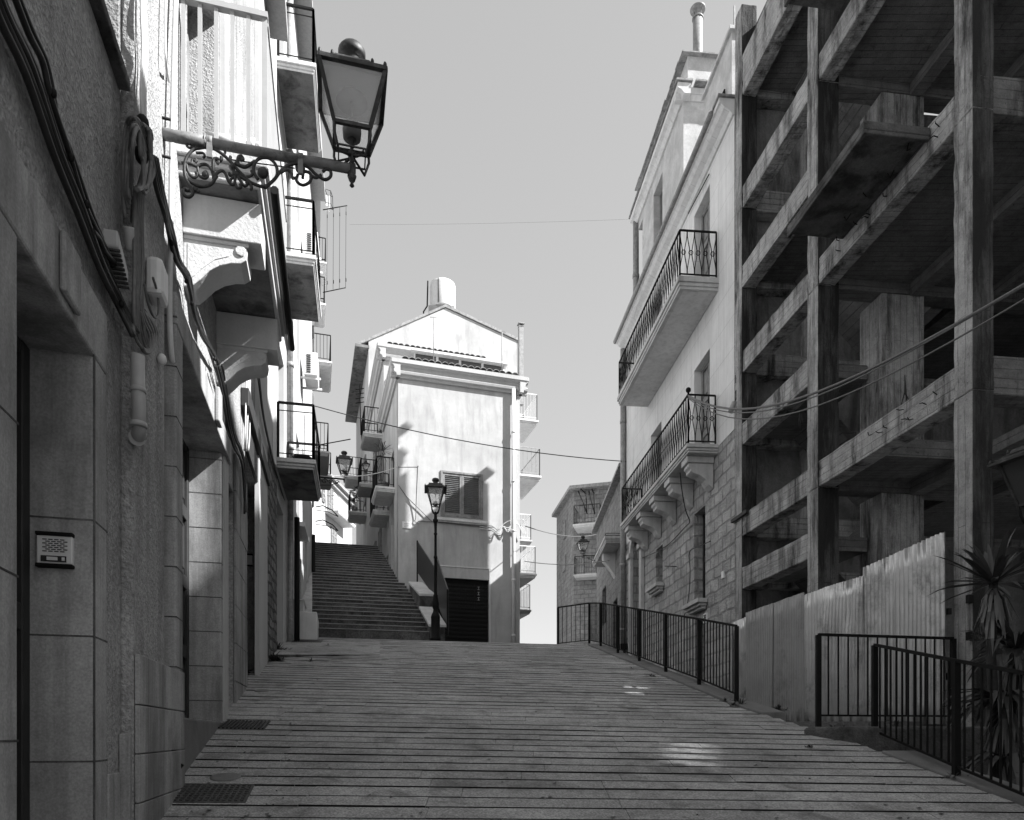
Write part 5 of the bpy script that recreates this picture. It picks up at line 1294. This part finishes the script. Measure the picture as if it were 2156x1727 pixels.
m = MB(); f0 = RH.P(H(1469,-.9),-.9,0); sfl = sp_+.6; of = RH.o(1469,sfl); f0 = RH.P(sfl,of,0); ztop = (VC-22)/K*f0.y
m.lathe((f0.x,f0.y,za_-.3), [(.115,0),(.115,ztop-za_+.1)], 16); m.lathe((f0.x,f0.y,ztop-.22), [(.135,0),(.135,.03)], 16); m.lathe((f0.x,f0.y,ztop), [(.05,-.02),(.18,-.0),(.185,.02),(.06,.05),(.02,.052)], 20)
for k in range(4): q = R(45+90*k); m.bar((f0.x+.09*math.cos(q),f0.y+.09*math.sin(q),ztop-.2),(f0.x+.09*math.cos(q),f0.y+.09*math.sin(q),ztop+.02), .012)
m.build('flue', M['steel'], rh)
m = MB(); a = H(1546)-.0; sc0 = .45; oc = RH.o(1541, sc0); zc1 = RH.z(66, sc0, oc)
m.fbox(RH, sc0, sc0+1.5, oc-1.2, oc, zC, zc1); m.fbox(RH, sc0-.06, sc0+1.56, oc-1.26, oc+.06, zc1+.001, zc1+.07); m.build('chimney', M['penth'], rh)
m = MB()
for (u,v0,v1,r_) in ((1546,66,-60,.016),(1579,60,-60,.022),(1567,70,24,.012),(1573,55,22,.010)):
    o_ = RH.o(u, sc0+.7); p = RH.P(sc0+.7,o_,zc1); m.tube([p, p+Vector((0,0,(v0-v1)/K*p.y))], r_, 6)
m.build('aerial_mast', M['steel'], rh)
m = MB(); rail(m, RH.P(.7,oc+.05,zC), RH.P(.7+3.0,oc+.05,zC), .8, .12, .008, .014); m.build('roof_railing', M['iron'], rh)
m = MB(); dp = hE-.05
m.tube([RH.P(dp,.09,2.8),RH.P(dp,.09,zC-.3)], .085, 12)
for z in (3.2,5.2,7.4,9.6): m.tube([RH.P(dp,.09,z),RH.P(dp,.09,z+.08)], .10, 12)
m.tube([RH.P(pE+.1,op_+.05,zC), RH.P(pE+.1,op_+.05,zP+.1)], .085, 12); m.tube([RH.P(pE+.1,op_+.05,zP-1.8), RH.P(pE+.1,op_+.05,zP-1.7)], .10, 12)
m.build('downpipe', M['steel'], rh)
m = MB(); m.fbox(RH, dp-.16, dp+.16, .0, .2, 2.62, 2.8); m.tube([RH.P(dp,.05,.2),RH.P(dp,.05,2.62)], .04, 8); m.build('downpipe', M['iron'], rh)
# house number tile and small plates
def plate(u, v, w_, h_, label, txt=None):
    c0 = RH.at(u, v, -.01); s_ = H(u); z = c0.z; t = thing('number_tile', label, 'number tile', c0)
    m = MB(); m.fbox(RH, s_-w_/2, s_+w_/2, -.011, .012, z-h_/2, z+h_/2); m.build('tile', M['paper'], t)
    if txt:
        m = MB()
        segs = {'2':[((0,1),(1,1)),((1,1),(1,.5)),((1,.5),(0,.5)),((0,.5),(0,0)),((0,0),(1,0))], '8':[((0,0),(1,0)),((1,0),(1,1)),((1,1),(0,1)),((0,1),(0,0)),((0,.5),(1,.5))]}
        for i,ch_ in enumerate(txt):
            for (x0,y0),(x1,y1) in segs[ch_]:
                f = lambda x,y: RH.P(s_+w_*(.34-.36*i-.28*x), .014, z-h_*.28+h_*.56*y)
                m.bar(f(x0,y0), f(x1,y1), .007)
        m.build('numeral', M['ink'], t)
plate(1485, 1302, .20, .20, 'white tile with the house number 28 beside the low door in the stone wall', '28')
plate(1522, 1211, .12, .14, 'small blank white plate on the stone wall near its broken corner')
def rwp(seq, o=.04): return wp(seq, o, .5, RH)
cablething('cable', 'black cable running down the stone wall from the window grille hook', [(rwp([(1496,1140),(1474,1150),(1452,1163),(1453,1200),(1452,1240),(1447,1275),(1441,1297)], .05), .010)], M['cable'])
cablething('cable', 'dark cable looping under the carved corbels to the arched portal', [(rwp([(1432,995,.5),(1436,1035,.4),(1444,1075,.2),(1452,1098,.1),(1443,1110,.06),(1424,1130),(1406,1148),(1380,1163),(1352,1175)], .05), .012)], M['cable'])
m = MB(); m.tube([RH.at(1400,1192,.0), RH.at(1424,1193,.25)], .010, 5); tag(m.build('iron_hook', M['iron'], base=RH.at(1400,1192,0)), 'thin iron rod sticking out of the stone wall beside the lower window sill', 'rod')
# ================================================================ FAR RIGHT: low stone house, corner house
e3 = RH.P(hE+.02)
R2 = Fr(e3.x+.02, e3.y, -.004, 1, -1, -.004)
zR2 = R2.zz(1316,985)
r2 = thing('low_stone_house', 'low rough stone house continuing the right side beyond the plastered house', 'house', R2.P(4,0,.5))
r2E = R2.s(1256)
o3 = [(R2.s(1300),R2.s(1291),2.4,4.6),(R2.s(1276),R2.s(1268),4.2,5.6)]
m = MB(); m.wall(R2, .02, r2E, -2, zR2, -.3, 0, o3); m.fbox(R2, .02, r2E, -7, -.302, -2, zR2-.001); m.build('wall', M['rubfar'], r2)
for a,b,c,d in o3: leaf_door(r2, 'window', R2, a, b, c, d, -.15, M['wood'], 2)
m = MB(); m.oprism(R2, .02, r2E+.1, [(-7,zR2+1.2),(.22,zR2+.0),(.22,zR2+.09),(-7,zR2+1.35)]); m.build('roof', M['tile'], r2)
zq = R2.zz(1300,1150); bb = balcony(r2, R2, R2.s(1309), R2.s(1278), .55, R2.z(1128,R2.s(1309)), .22, M['stone'], M['iron'], .02, .4)
m = MB(); s_ = R2.s(1296); z = R2.z(1128,R2.s(1309))-.22; m.oprism(R2, s_, s_+.4, [(0,z),(.42,z),(.40,z-.25),(.3,z-.35),(.12,z-.6),(0,z-.8)]); m.build('corbel', M['stone'], r2)
q = R2.P(R2.s(1283)); armlamp('far scrolled wall lantern on the low stone house', (q.x,q.y,R2.zz(1283,1172)), (-1,-.15,0), .98, R2.zz(1283,1172), .88)
c3p = (.0867*40, 40.0)
R3A = Fr(c3p[0], c3p[1], -.139, 1, -1, -.139); R3 = Fr(c3p[0], c3p[1], .964, -.268, -.268, -.964)
zt3 = R3.z(1032, 0); eA = R3A.s(1172); eB = R3.s(1300)
r3 = thing('corner_house', 'stone corner house with two balconies far down the right side street', 'house', (c3p[0]+1,c3p[1],2))
m = MB(); pA, pB = R3A.P(eA), R3.P(eB); m.prism([(c3p[0],c3p[1],-2),(pB.x,pB.y,-2),(pB.x+3,pB.y+9,-2),(pA.x+4,pA.y+2,-2),(pA.x,pA.y,-2)], (0,0,zt3+2)); m.build('wall', M['rubfar'], r3)
m = MB(); m.prism([(c3p[0]-.25,c3p[1]-.2,zt3+.001),(pB.x,pB.y-.3,zt3+.001),(pB.x+3,pB.y+9,zt3+.001),(pA.x+4,pA.y+2.2,zt3+.001),(pA.x-.3,pA.y+.2,zt3+.001)], (0,0,.18)); m.build('roof', M['tile'], r3)
for fr,a,b,c,d in ((R3A,1192,1187,1130,1095),(R3A,1192,1187,1200,1168),(R3,1214,1229,1125,1068),(R3,1214,1229,1215,1163)): leaf_door(r3, 'window', fr, fr.s(a), fr.s(b), fr.zz(a,c), fr.zz(a,d), .05, M['shutter'], 2)
balcony(r3, R3, R3.s(1215), R3.s(1272), 1.3, R3.zz(1240,1116), .18, M['cream'], M['iron'], 1.0, .16); balcony(r3, R3, R3.s(1213), R3.s(1262), .8, R3.zz(1240,1215), .16, M['stone'], M['iron'], 1.0, .14)
t = thing('awning_frame', 'bent bare awning frame over the upper balcony of the corner house', 'awning', R3.at(1235,1040,.8))
m = MB()
for u0,u1,u2 in ((1217,1228,1236),(1240,1246,1252)): m.tube([R3.at(u0,1034,.1), R3.at(u1,1058,.8), R3.at(u2,1082,.8), R3.at((u1+u2)/2+2,1040,.3), R3.at(u0+6,1030,.1)], .035, 5)
m.build('frame', M['iron'], t)
# ================================================================ FENCE of corrugated sheets
fe = thing('corrugated_fence', 'dented corrugated metal fence closing off the concrete frame', 'fence', RF.P(3,.1,.1))
def sheet_c(u0, u1, v0, v1, vb0, vb1, o, mat, amp=.020, pitch=.076, bend=0, seed=0, dent=()):
    s0, s1 = T(u0), T(u1); n = max(8, int(abs(s1-s0)/pitch*6)); rows = 9; rj = random.Random(seed)
    m = MB(); vs_ = []
    for side in (0,1):
        for j in range(rows+1):
            t = j/rows
            for i in range(n+1):
                q = i/n; s_ = s0+(s1-s0)*q
                zt_ = RF.z(v0+(v1-v0)*q, s_, o); zb_ = RF.z(vb0+(vb1-vb0)*q+16, s_, o)
                oo_ = o+amp*math.sin(2*math.pi*(s_)/pitch+bend*t*1.5)+bend*.05*math.sin(math.pi*t)*q+.004*math.sin(s_*9+t*5)
                for (dq,dt,rad,dd) in dent:
                    e = ((q-dq)/rad)**2+((t-dt)/(rad*.7))**2
                    oo_ -= dd*math.exp(-e*3)
                vs_.append(RF.P(s_, oo_-(.0012 if side else 0), zb_+(zt_-zb_)*t+(rj.uniform(-.006,.006) if j in (0,rows) else 0)))
    k = (rows+1)*(n+1); f = []
    for j in range(rows):
        for i in range(n):
            a = j*(n+1)+i; f += [(a,a+1,a+n+2,a+n+1), (k+a+1,k+a,k+a+n+1,k+a+n+2)]
    for i in range(n):
        a = rows*(n+1)+i; f.append((a,a+1,k+a+1,k+a)); f.append((i+1,i,k+i,k+i+1))
    m.add(vs_, f, True); return m.build('sheet', M[mat], fe)
sheet_c(2011, 1905, 1119, 1165, 1508, 1510, .115, 'zinc', seed=1, dent=((.4,.8,.08,.015),(.8,.3,.1,.012)))
sheet_c(1921, 1832, 1157, 1196, 1510, 1512, .09, 'zinc', seed=2, dent=((.5,.5,.12,.02),))
sheet_c(1836, 1752, 1212, 1237, 1512, 1511, .11, 'zinc', bend=.8, seed=3, amp=.014, dent=((.35,.75,.12,.04),(.7,.55,.1,.03)))
sheet_c(1765, 1701, 1232, 1255, 1511, 1511, .085, 'zinc', seed=4, dent=((.5,.3,.15,.02),))
sheet_c(1706, 1622, 1247, 1278, 1511, 1509, .10, 'zincd', seed=5, amp=.009, dent=((.6,.6,.1,.012),))
sheet_c(1640, 1583, 1271, 1291, 1511, 1506, .12, 'zincd', seed=6, amp=.008, dent=((.3,.7,.12,.025),(.6,.2,.2,.01)))
sheet_c(1582, 1553, 1299, 1311, 1500, 1488, .09, 'zinc', bend=1.2, seed=7, amp=.012, dent=((.5,.4,.4,.05),(.3,.75,.3,.04)))
m = MB(); m.fbox(RF, T(2009), T(1585), .03, .07, .62, .70); m.fbox(RF, T(2009), T(1585), .03, .07, 1.35, 1.42); m.build('batten', M['wood'], fe)
for v in (1262,1340):
    m = MB(); m.fbox(RF, -.02, .03, .006, .06, RF.zz(2046,v)-.045, RF.zz(2046,v)+.045); m.build('bracket', M['iron'], fe)
# ================================================================ YUCCA, WEEDS
rr = random.Random(31)
yb = Vector(((2092-UC)/K*6.35, 6.35, -1.0))
t = thing('yucca', 'tall spiky yucca with dry hanging leaves behind the kerb railing', 'plant', yb)
m = MB(); tops = [yb+Vector((0,0,2.35)), yb+Vector((.10,.05,1.75)), yb+Vector((.03,-.1,1.3))]
m.tube([yb, yb+Vector((.02,0,1.0)), yb+Vector((-.01,.02,1.7)), tops[0]], [.05,.045,.04,.035], 8); m.tube([yb+Vector((.02,0,.6)), yb+Vector((.2,.05,1.2)), tops[1]+Vector((.15,0,0))], [.035,.03,.03], 8); m.build('trunk', M['trunk'], t)
for a_ in ((tops[0], 46, .58, .032, rr, 1.1, .3),(tops[1]+Vector((.15,0,0)), 60, .55, .03, rr, .8, .9),(tops[2], 70, .60, .03, rr, .35, 1.6),(tops[2]+Vector((-.05,-.1,-.5)), 40, .55, .028, rr, .2, 1.8)):
    m = MB(); rosette(m, *a_); m.build('leaf_crown', M['leaf'], t)
m = MB()
for c_,n_ in ((tops[0],30),(tops[2],40),(tops[1]+Vector((.15,0,0)),30)):
    for k in range(n_):
        a = rr.uniform(0,6.28); d = Vector((math.cos(a),math.sin(a),0)); l = rr.uniform(.3,.55); p = c_+Vector((0,0,-rr.uniform(0,.15))); w_ = d.cross(Vector((0,0,1)))*.013
        a1 = p+d*.09-Vector((0,0,l*.25)); a2 = p+d*rr.uniform(.10,.18)-Vector((0,0,l*.7)); a3 = p+d*rr.uniform(.08,.2)-Vector((0,0,l)); m.add([p-w_,p+w_,a1-w_,a1+w_,a2-w_,a2+w_,a3], [(0,1,3,2),(2,3,5,4),(4,5,6)])
m.build('dry_leaf', M['leafdry'], t)
def weed(u, v, size, n, label, on=None):
    p = on_ramp(u,v) if on is None else Vector(on); t = None; m = MB(); rosette(m, p+Vector((0,0,.005)), n, size, size*.055, rr, 1.0, .6)
    for k in range(n//3):
        q = p+Vector((rr.uniform(-1,1)*size*.9, rr.uniform(-.5,.5)*size*.6, .005)); rosette(m, q, 5, size*.55, size*.05, rr, .9, .6)
    return tag(m.build('weed', M['weed'], base=p), label, 'weed')
for u,v,s_,n,l in ((1640,1497,.13,34,'low clump of weeds at the foot of the upper ramp railing'),(1527,1478,.09,20,'small weed tuft in the kerb joint near the last railing post'),(1705,1575,.06,18,'weed at the corner of the platform kerb'),
    (1898,1592,.06,20,'weed growing at the middle of the right kerb'),(2008,1640,.10,26,'bushy weed at the foot of a kerb railing post'),(1560,1487,.16,18,'tall thin weed stalks in front of the corrugated fence end'),(1370,1425,.10,18,'weed beside the kerb halfway up the ramp'),
    (655,1393,.10,16,'weed tuft in the paving near the top left'),(690,1362,.09,14,'weed tuft beside the upper drain grate'),(610,1528,.05,10,'tiny weed right of the lower drain grate'),
    (575,1392,.22,46,'ivy-like weeds growing out of the rubble base of the balcony house'),(584,1372,.24,40,'dark weeds on the rubble base beside the black pipe'),(1330,1408,.06,10,'little weed by the kerb of the upper ramp')):
    weed(u,v,s_,n,l)
for i,(x,y,s_,n,l) in enumerate(((3.5,7.75,.13,26,'grassy weeds under the left part of the corrugated fence'),(4.2,7.8,.16,34,'grassy weeds between the platform railing and the fence'),(3.0,8.15,.12,22,'weed where the side lane meets the ramp'))): weed(0,0,s_,n,l,(x,y,.06))
m = MB(); rr = random.Random(77)
for k in range(150):
    u, v = rr.uniform(330,2000), 1727-(rr.random()**1.6)*360
    if u < 700-(1727-v)*.76 or u > 1240+(v-1352)*2.3: continue
    if rr.random() < .45: u = max(u*.35, 712-(v-1340)*.98+rr.uniform(5,60))
    p = on_ramp(u,v); s_ = rr.uniform(.008,.022); a = rr.uniform(0,6.28)
    c_, q = math.cos(a)*s_, math.sin(a)*s_; m.add([p+Vector((c_,q,.004)),p+Vector((-q,c_,.012)),p+Vector((-c_,-q,.005)),p+Vector((q,-c_,.009))], [(0,1,2,3),(3,2,1,0)])
tag(m.build('fallen_leaves', M['weed']), 'scattered dry leaf bits lying on the ramp paving', 'leaves', kind='stuff')
# ================================================================ WIRES across the street
def wire(label, a, b, sag, r, mat='cable', n=14, name='overhead_wire'):
    a, b = Vector(a), Vector(b); m = MB(); m.tube([a.lerp(b,i/n)-Vector((0,0,sag*4*(i/n)*(1-i/n))) for i in range(n+1)], r, 5); return tag(m.build(name, M[mat], base=a), label, 'wire')
def at(u, v, y): return Vector(((u-UC)/K*y, y, (VC-v)/K*y))
wire('long overhead wire from the left balconies across the white house front to the right house', at(662,855,20.5), at(1318,972,21.9), .25, .014)
wire('faint high wire across the open sky', at(736,473,26), at(1322,462,23), .05, .0022)
wire('slack lower wire from the white house to the corner house', at(1104,1182,21.6), at(1283,1180,24), .12, .012, 'conduit')
wire('thin wire from the white house to the corner house balcony', at(1106,1108,21.6), at(1278,1118,36), .3, .014, 'cableg')
wire('wire from the balcony house to the left corner of the white house', at(690,1000,22), at(838,983,22.1), .15, .012, 'conduit')
bp = RH.P(s0l+.05, oL-.05, zB2+.98)
st = []
for k,(dv,sg,r_) in enumerate(((0,.62,.018),(4,.60,.012),(-3,.66,.010),(30,.72,.010))):
    e = at(2290, 520+dv, 5.6); a = bp+Vector((0,0,-.02*k)); st.append(([a.lerp(e,i/18)-Vector((0,0,sg*4*(i/18)*(1-i/18)*(1.25-.5*(i/18)))) for i in range(19)], r_))
cablething('overhead_cable', 'heavy twisted overhead cable slung from the lower right balcony past the concrete frame', st, M['cableg'])
for (u,v,y,n_,l,lab) in ((1685,868,11.2,5,.28,'frayed wire ends hanging from the heavy cable near the second column'),(1905,770,9.0,6,.55,'long frayed cable ends hanging before the wide inner pier')):
    m = MB(); p = at(u,v+ (0 if n_==5 else 20),y)
    for k in range(n_): m.tube([p, p+Vector((rr.uniform(-.04,.04),rr.uniform(-.03,.03),-l*.4)), p+Vector((rr.uniform(-.12,.08),rr.uniform(-.05,.05),-l*rr.uniform(.7,1.1)))], .005, 4)
    tag(m.build('frayed_wire', M['cable'], base=p), lab, 'wire')
t = thing('cable_joint', 'small hanging grey cable joint beside the broken house corner', 'joint', at(1541,862,13.4)); m = MB(); m.tube([at(1546,848,13.4),at(1538,868,13.4)], .05, 8); m.build('case', M['pvcg'], t); m = MB(); m.tube([at(1546,848,13.4),at(1550,838,13.3)], .008, 5); m.build('wire', M['cable'], t)
# ================================================================ unseen house and screen wall added on the right, shaped to shade the lane
def block(name, label, x0, x1, y0, y1, z1, ops=()):
    t = thing(name, label, 'house', ((x0+x1)/2,(y0+y1)/2,-1)); fr = Fr(x0, y0, 0, 1, -1, 0); m = MB(); m.wall(fr, 0, y1-y0, -2, z1, -(x1-x0), 0, ops); m.build('wall', M['cream'], t)
    if not ops:
        m = MB(); m.box(x0-.2,x1+.2,y0-.2,y1+.1,z1+.002,z1+.15); m.build('roof', M['tile'], t)
    return t, fr
SBX = 5.25
t, fr = block('shade_house', 'unseen plain house added right of the ramp to shade the left wall', SBX, 7.0, -1.5, 3.8, 9.55)  # stands out of view, added for its shadow on the left wall
m = MB(); m.box(SBX+.02,6.98,-1.48,1.15,9.71,12.6); m.build('upper_storey', M['cream'], t)  # taller end shaped to set the shadow edge on the left wall
for a in (.6,2.6,4.3): 
    for z in (1,4.5): leaf_door(t, 'window', fr, a, a+.9, z, z+1.5, .05, M['shutter'], 2)
FBX = 14
y0f = -3
def hole(u, v, w_, h_):                              # opening that lets one shaft of sun through to the ramp
    p = on_ramp(u, v); t_ = (FBX-p.x)/sx; y, z = p.y+sy*t_-y0f-.04, p.z+sz*t_+.22
    return (y-w_/2, y+w_/2, z-h_/2, z+h_/2)
def slits(u, v, n, w_, g_, h_):                        # a barred opening
    a, b, c, d = hole(u, v, n*w_+(n-1)*g_, h_); return [(a+k*(w_+g_), a+k*(w_+g_)+w_, c, d) for k in range(n)]
t, fr = block('shade_wall', 'unseen tall wall with slits, added to shade the ramp and pass sun patches', FBX, FBX+.5, y0f, 9.0, 18.8, [*slits(1455,1588,4,.14,.10,.82), *slits(1318,1449,4,.19,.09,.95),(-2.9-y0f,3.2-y0f,16.6,19),(3.2-y0f,3.25-y0f,18.9,19)])  # unseen screen; slits and notch shaped for the sun on ramp and wall
# ================================================================ last small things and the groups of repeats
t = thing('wash_pole', 'thin bare pole slanting out from the far left house above the wall lantern', 'pole', L3.P(3.6,0,L3.z(938,3.6)))
m = MB(); m.tube([L3.P(3.6,.0,L3.z(940,3.6)), rp(738,925,3.6)], .02, 5); m.build('rod', M['iron'], t)
p = CB2.P(1.0,.75,CB2.z(905,.5,.7)); t = thing('aerial', 'small dark aerial on the rail of the topmost left balcony of the gabled house', 'aerial', p)
m = MB(); m.tube([p, p+Vector((-.05,0,1.9))], .02, 5)
for k in range(4): m.bar(p+Vector((-.2,0,1.2+.17*k)), p+Vector((.12,0,1.25+.17*k)), .012)
m.build('mast', M['iron'], t)
GROUPS = dict(lamp_post='black lamp posts', intercom='door intercoms', air_conditioner='air conditioners on the left houses', weed='weeds in the paving and kerbs', iron_spike='iron spikes in the left wall',
    drain_grate='drain grates in the ramp', wall_lamp='wall lanterns on scrolled arms', number_tile='plates on the stone wall', white_house='white houses above the steps', cable_bundle='cable bundles on the left wall',
    cable='single cables on the walls', overhead_wire='wires across the street', frayed_wire='frayed wires on the heavy cable', metal_cap='round caps in the ramp', aerial_mast='aerials on the gabled house', awning_frame='bare awning frames', conduit_pipe='conduits')
from collections import Counter
tops = [o for o in C.objects if o.parent is None and o.type in ('MESH','EMPTY') and 'label' in o]
cnt = Counter(o.name.split('.')[0] for o in tops)
for o in tops:
    b = o.name.split('.')[0]
    if cnt[b] > 1 and b in GROUPS: o['group'] = GROUPS[b]
